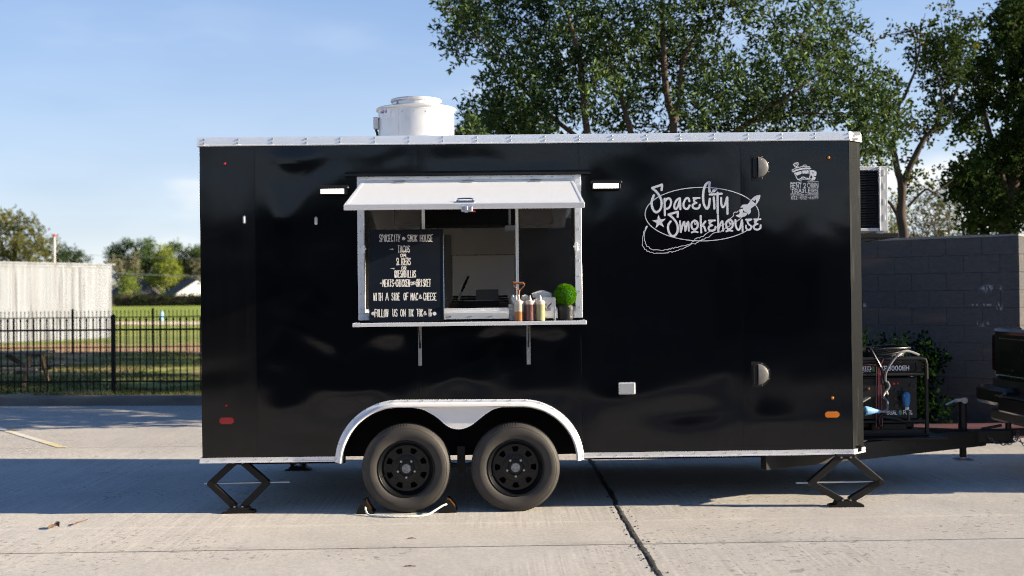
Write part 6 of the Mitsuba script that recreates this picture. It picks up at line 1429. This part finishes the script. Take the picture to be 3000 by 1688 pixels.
DARK = [(11.17,11.27,6.54,.19),(10.57,9.59,6.1,.17),(10.92,11.1,6.33,.15),(10.42,10.16,5.97,.13),(11.21,11.31,6.28,.19),(10.89,10.21,5.94,.16),(11.03,11.28,6.05,.14),(10.58,10.53,5.72,.15),(10.58,9.9,5.59,.16),(11.19,10.89,5.71,.17),(10.56,10.77,5.62,.15),(10.85,10.78,5.56,.15),(10.87,10.34,5.34,.16),(10.1,9.87,5.28,.13),(10.32,10.71,5.35,.13),(10.19,9.64,5.11,.14),(10.52,10.81,5.17,.13),(10.59,10.7,5.01,.13),(10.59,10.18,4.73,.18),(11.2,11.01,4.93,.18),(10.65,9.82,4.43,.19),(10.19,10.21,4.82,.14),(10.44,11.02,4.74,.15),(10.31,10.19,4.64,.14),(10.75,10.85,4.62,.13),(10.04,10.66,4.52,.12),(10.43,11.31,4.49,.14),(10.59,11.41,4.39,.1),(10.16,10.88,4.3,.1),(10.11,11.06,4.21,.08),(10.61,9.74,4.18,.19),(10.95,10.85,4.21,.15),(10.86,11.12,4.14,.1),(10.04,10.24,4.97,.1),(10.11,10.54,5.19,.1),(10.91,10.38,5.05,.13),
(10.64,11.35,3.94,.19),(10.34,10.07,3.9,.21),(10.71,10.24,3.8,.25),(9.63,9.45,3.52,.18),(9.85,10.29,3.4,.18),(10.3,10.7,3.53,.24),(10.86,11.3,3.64,.29),(11.22,11.27,3.58,.29),(9.73,10.11,3.2,.14),(10.49,11.42,3.31,.22),(10.11,9.82,3.15,.25),(11.0,11.08,3.25,.29),(9.9,9.77,2.9,.18),(10.41,10.25,2.91,.23),(10.46,9.59,2.86,.22),(10.55,11.16,2.76,.17),(10.84,11.1,2.73,.17),(10.51,9.72,2.62,.13),(9.81,10.5,3.42,.09),(9.54,9.97,3.26,.09),(10.01,10.43,2.79,.12),
(11.49,10.53,5.85,.6),(11.35,9.47,4.55,.6),(11.82,11.29,3.67,.7),(11.7,9.89,3.25,.7),(11.61,10.27,6.8,.6),(10.9,9.9,6.9,.35),(11.76,9.21,5.29,.7),(11.3,10.4,4.3,.4),(11.0,10.6,5.3,.3)]
tree('dark_tree', 'very dark dense leafy tree filling the right edge of the picture above the block wall', None,
     [([(10.8, 10.9, -.1), (10.8, 10.9, 2.0), (10.85, 10.7, 3.2), (11.0, 10.5, 4.6), (11.2, 10.4, 6.0), (11.4, 10.4, 6.8)], [.16, .13, .12, .10, .06, .02]), ([(10.85, 10.7, 3.0), (10.5, 10.5, 3.9), (10.3, 10.4, 4.6), (10.2, 10.2, 5.2)], [.06, .05, .035, .012])],
     DARK, 103, 12000, .078, .054, (.034, .060, .018), (.095, .14, .030), bark='m_bark_grey', r_gain=.004, sub=4, sub_r=.0045, light=(.6, 1.3), out=.4)

SHRUB = [(11.15,17.4,3.52,.22),(11.53,18.13,3.21,.19),(12.39,21.05,3.21,.18),(12.97,20.84,4.12,.21),(12.43,18.81,3.74,.2),(12.62,18.67,3.93,.23),(13.19,19.73,3.81,.21),(12.91,20.69,3.68,.18),(12.62,18.09,3.42,.19),(13.75,20.35,3.89,.21),(13.07,18.39,3.51,.2),(12.84,19.37,3.51,.2),(13.56,20.08,3.31,.21),(13.47,18.9,3.07,.2),(12.61,19.86,3.31,.21),(12.9,19.89,3.31,.17),(12.68,16.44,2.91,.18),(11.26,16.62,3.58,.12),(12.13,17.16,3.11,.19),(12.73,17.47,3.09,.19)]
for q, (lst, lb, c1, c2, base) in enumerate(((SHRUB[:2] + SHRUB[17:18] + [(10.9, 17.2, 2.9, .3), (11.3, 17.6, 2.6, .35)], 'yellow green shrub right beside the air conditioner above the wall', (.09, .115, .022), (.19, .19, .035), (11.2, 17.4)),
                                             (SHRUB[2:16] + [(12.8, 19.6, 2.8, .5), (13.3, 19.6, 2.6, .5)], 'tangled twiggy shrub with thin leaves behind the middle of the block wall', (.055, .07, .024), (.14, .14, .04), (13.0, 19.4)),
                                             (SHRUB[16:17] + SHRUB[18:] + [(12.4, 17.0, 2.5, .35), (13.3, 17.8, 2.75, .3)], 'low twiggy shrub just above the right half of the block wall', (.05, .062, .022), (.12, .11, .04), (12.6, 17.0)))):
    tr_ = [([(base[0] + .15 * a, base[1] + .1 * b, .05), (base[0] + .3 * a, base[1] + .2 * b, 1.6), (base[0] + .55 * a, base[1] + .3 * b, 2.8), (base[0] + .8 * a, base[1] + .4 * b, 3.6)], [.03, .024, .016, .006]) for a, b in ((-1, .4), (-.3, -1), (.4, .6), (1, -.3), (1.4, .8), (-.7, -.6))]
    tree('twiggy_shrub', lb, None, tr_, lst, 110 + q, 3600, .085, .038, c1, c2, bark='m_twig_pale', cat='shrub', r_gain=.003, sub=12, sub_r=.005, clump=5, wig=.2, light=(.6, 1.4), out=.9)
REDDISH = [(12.67,14.55,2.86,.13),(12.42,14.37,2.81,.11),(12.79,14.57,2.92,.11),(12.6, 14.5, 2.4, .3)]
tree('reddish_shrub', 'reddish brown dry shrub over the right end of the block wall', None, [([(12.6, 14.5, .05), (12.6, 14.5, 1.5), (12.6, 14.5, 2.7)], [.03, .02, .008])], REDDISH, 120, 4200, .05, .022, (.18, .11, .075), (.28, .16, .11), bark='m_twig_pale', cat='shrub', sub=8, sub_r=.004)

# clipped bush at the foot of the wall
rg = np.random.default_rng(130)
bb = [(rg.uniform(5.15, 7.22), rg.uniform(4.42, 4.75), rg.uniform(.2, .88), .16) for _ in range(120)] + [(x, 4.5, .93 + .05 * math.sin(x * 7), .11) for x in np.linspace(5.2, 7.2, 22)]
bb = [b for b in bb if b[1] < 4.36 + (7.9 - b[0]) * .76 - .2]
k = thing('clipped_bush', 'dark green leafy bush at the foot of the block wall behind the generator', 'bush')
m, c = foliage(bb, rg, 4600, .055, .034, (.008, .020, .006), (.022, .056, .011), clump=6, out=.8, light=(.6, 1.4)); put(k, 'leaves', m, 'm_leaf', smooth=False, color=c)
put(k, 'stems', [tube([(x, 4.6, .05), (x + .05, 4.58, .5), (x - .03, 4.55, .85)], [.012, .009, .004], 6) for x in np.linspace(5.3, 7.1, 12)], 'm_bark_grey')

# far trees on the left
TREEA = [(-28.9,66.98,6.68,.58),(-28.87,68.12,7.15,.45),(-27.43,65.95,6.6,.48),(-26.78,66.01,6.7,.38),(-28.22,66.24,5.86,.68),(-27.67,67.28,5.91,.59),(-27.15,67.69,6.02,.49),(-27.0,68.32,5.46,.5),(-25.56,66.03,5.43,.29),(-26.06,67.37,4.91,.39),(-27.53,65.93,4.97,.67),(-29.09,67.89,4.97,.69),(-26.4,65.47,4.84,.67),(-26.6,68.04,4.55,.49),(-28.38,66.61,4.23,.68),(-27.56,67.47,4.25,.69),(-29.57,66.73,6.38,.78),(-29.41,65.86,5.08,.86),(-30.38,66.59,5.7,.87),(-27.99,64.76,7.1,.28),(-27.6,66.6,3.4,.7),(-29.2,66.6,3.3,.8),(-26.6,66.8,3.8,.5)]
tree('field_tree', 'sunlit yellowish green tree with open crown above the timber wall at the left edge', None, [([(-28.3, 66.6, 0), (-28.2, 66.6, 2.4), (-28.0, 66.6, 4.2), (-28.1, 66.7, 6.2)], [.2, .16, .11, .03]), ([(-28.2, 66.6, 2.4), (-27.2, 66.6, 4.2), (-26.6, 66.6, 5.2)], [.09, .06, .02])],
     TREEA, 140, 1500, .15, .10, (.10, .115, .03), (.24, .21, .06), bark='m_twig_pale', r_gain=.006, sub=5, sub_r=.014, clump=7, light=(.6, 1.35))
CONIF = [(-37.38,100.99,6.22,.56),(-37.86,103.92,6.05,.65),(-37.17,103.59,6.17,.51),(-37.19,105.73,5.81,.44),(-37.76,100.86,5.79,.56),(-37.2,104.07,5.61,.58),(-36.05,103.66,5.44,.29),(-38.29,104.33,6.65,.36),(-38.4, 103, 5.2, .9),(-37.2,103,4.7,.9)]
tree('distant_tree', 'small dark green distant tree behind the pole over the timber wall', None, [([(-37.8, 103, .3), (-37.7, 103, 3), (-37.7, 103, 6)], [.2, .14, .04])], CONIF, 141, 900, .22, .10, (.035, .06, .022), (.07, .10, .03), bark='m_bark_grey', r_gain=.006, sub=4, sub_r=.015, clump=7)
D_ = [(-66.06,206.03,10.49,.82),(-64.85,204.36,11.23,.81),(-63.59,204.64,11.63,.81),(-62.61,204.06,11.73,.67),(-61.69,205.03,11.35,.75),(-59.34,202.05,11.6,.8),(-58.97,204.48,11.71,.81),(-59.8,205.46,10.54,.95),(-59.76,201.62,9.45,1.07),(-60.01,208.02,8.99,1.1),(-60.83,206.1,7.58,1.09),(-55.78,207.65,11.81,.55),(-53.56,202.33,10.88,.8),(-55.23,203.55,10.82,.81),(-52.43,202.05,10.32,.8),(-52.4,200.35,8.67,.8),(-49.67,200.05,10.22,.79),(-51.06,201.91,10.44,.67),(-50.8,206.82,10.9,.68),(-48.64,201.21,9.72,.8),(-64.6,205.68,10.19,.82),(-52.84,201.99,7.52,.8)]
G_ = [(-63.12,197.55,8.44,.78),(-62.72,198.31,7.41,.92),(-62.16,201.21,8.54,.8),(-60.92,200.14,7.43,.79),(-63.94,200.48,6.15,.8),(-62.18,199.88,5.85,.93),(-60.1,198.75,8.97,.66),(-59.72,198.27,6.32,.79)]
G2 = [(-50.97,199.89,8.11,.79),(-50.84,202.5,7.11,.8),(-48.82,198.13,8.03,.79),(-51.36,201.37,6.29,.8),(-49.18,198.45,5.94,.66)]
Y_ = [(-53.07,190.92,10.28,.63),(-52.07,189.52,9.34,.88),(-54.12,194.62,8.51,1.03),(-51.9,191.16,7.87,.89),(-53.37,190.06,7.22,.88),(-51.95,188.98,6.56,1.0),(-50.66,189.32,7.05,.75),(-54.2,190.31,5.85,.76),(-53.29,191.52,5.36,1.02),(-52.06,192.6,5.61,.77),(-55.27,194.94,4.4,.77),(-54.09,194.38,3.99,.77),(-51.99,190.45,4.44,.63),(-55.91,192.73,5.15,.64),(-51.67,194.51,6.16,.64)]
Li = [(-54.61,176.45,4.43,.82),(-54.71,179.46,4.23,.72),(-55.34,177.64,3.51,.71),(-54.39,179.17,3.39,.6),(-54.52,177.32,5.15,.59)]
def far(lb, bl, tx, ty, h, seed, c1, c2, k=560, fill=0, fr=1.2, **kw):
    rng = np.random.default_rng(seed + 500); bl = list(bl)
    for _ in range(fill):
        b = bl[rng.integers(len(bl))]; bl.append((b[0] + rng.normal() * .8, b[1] + rng.normal() * 1.2, max(2.5, b[2] - rng.uniform(.6, 3.6)), fr))
    tree('distant_tree', lb, None, [([(tx, ty, .7), (tx + .3, ty, h * .45), (tx, ty, h * .9)], [.28, .2, .05])], bl, seed, k, .34, .20, [1.5 * w_ for w_ in c1], [1.4 * w_ for w_ in c2], bark='m_twig_pale', r_gain=.008, sub=4, sub_r=.03, clump=6, light=(.6, 1.35), **kw)
far('tall dark distant tree at the left end of the far tree group', D_[:5] + D_[20:21], -63.8, 205, 11, 150, (.050, .080, .028), (.10, .13, .045), fill=9)
far('highest rounded dark green distant tree in the middle of the far group', D_[5:11], -59.6, 204, 11, 151, (.050, .085, .030), (.10, .135, .045), fill=8)
far('dark green distant tree behind the yellow green one', D_[11:16] + D_[21:], -53.4, 203, 11, 152, (.055, .088, .030), (.11, .14, .045), fill=10)
far('dark green distant tree touching the trailer edge', D_[16:20] + [(-47, 202, 10, 1.0), (-45.5, 202, 9.5, 1.2)], -49, 202, 10, 153, (.050, .080, .028), (.09, .12, .04), fill=8)
far('greyish half bare distant tree above the dark roofed house', G_, -62.2, 199, 8, 154, (.15, .145, .085), (.24, .22, .15), k=330, fill=3)
far('greyish half bare distant tree above the white gable', G2 + [(-47.5, 199, 7.2, .8), (-46.8, 199.5, 8.6, .8)], -50, 199, 8, 155, (.15, .145, .085), (.24, .22, .15), k=330, fill=2)
far('bright yellow green distant tree in front of the dark ones', Y_, -52.8, 191, 9.5, 156, (.14, .175, .03), (.23, .25, .05), fill=2, fr=.8)
far('small lime green tree at the corner of the dark roofed house', Li, -54.7, 178, 4.4, 157, (.12, .16, .035), (.18, .20, .05))

# clipped hedge across the far side of the field
k = thing('far_hedge', 'long dark clipped hedge along the far side of the field', 'hedge'); rg = np.random.default_rng(160)
hb_ = [(rg.uniform(-55.4, -36), rg.uniform(172.2, 173.8), rg.uniform(.95, 2.35), .34) for _ in range(520)]
m, c = foliage(hb_, rg, 150, .26, .17, (.022, .040, .016), (.045, .07, .022), clump=5, light=(.7, 1.3)); put(k, 'leaves', m, 'm_leaf', smooth=False, color=c)
put(k, 'inner_mass', box(-55.4, -36, 172.5, 173.6, .8, 2.4, .2), 'm_soil', smooth=False)

# trees out of view, placed to shade the ground or darken the trailer reflection
def simple_tree(x, y, h, r, seed, lb, grp=None, k=500):
    rng = np.random.default_rng(seed); bl = []
    for _ in range(26):
        d = rng.normal(size=3); d /= np.linalg.norm(d); bl.append((x + d[0] * r * .75, y + d[1] * r * .75, h * .68 + d[2] * h * .26, r * .36))
    tree('unseen_tree', lb, grp, [([(x, y, -.05), (x + .1, y, h * .3), (x, y + .1, h * .75)], [.2, .16, .05])], bl, seed, k, .16, .10, (.04, .065, .022), (.07, .10, .03), bark='m_bark_grey', sub=3, sub_r=.012)
simple_tree(1.0, 22.6, 5.4, 2.5, 173, 'wide low tree out of view behind the trailer, placed to shade the bare earth', k=600)
simple_tree(2.0, 19.0, 6.0, 2.3, 170, 'tree out of view behind the trailer, placed to shade the lawn', k=700)
simple_tree(1.5, 6.9, 3.3, 1.25, 172, 'small bushy tree out of view behind the trailer, placed to dapple the back of the lot with shade', k=800)
simple_tree(-1.0, 14.2, 3.2, 1.4, 171, 'small tree out of view behind the trailer, placed to shade the ground near the iron fence', k=900)
for q, (x, y, h, r, lb) in enumerate(((-12, -33, 6.6, 3.4, 'round tree out of view behind the viewer at left, placed to darken the trailer reflection'), (-1, -34, 6.4, 3.6, 'broad tree out of view behind the viewer near the middle, placed to darken the trailer reflection'), (8, -32, 6.2, 2.8, 'tree out of view behind the viewer right of the middle, placed to darken the trailer reflection'), (19, -30, 6.8, 3.4, 'taller tree out of view behind the viewer at far right, placed to darken the trailer reflection'))):
    simple_tree(x, y, h, r, 180 + q, lb, None, k=330)  # crowns out of view, shaping the dark skyline mirrored in the panels
simple_tree(15.5, -8.8, 5.2, 1.7, 191, 'tree out of view right of the viewer, placed to shade the ground mirrored in the trailer side', None, k=420)  # out of view, shades the ground that the panels mirror
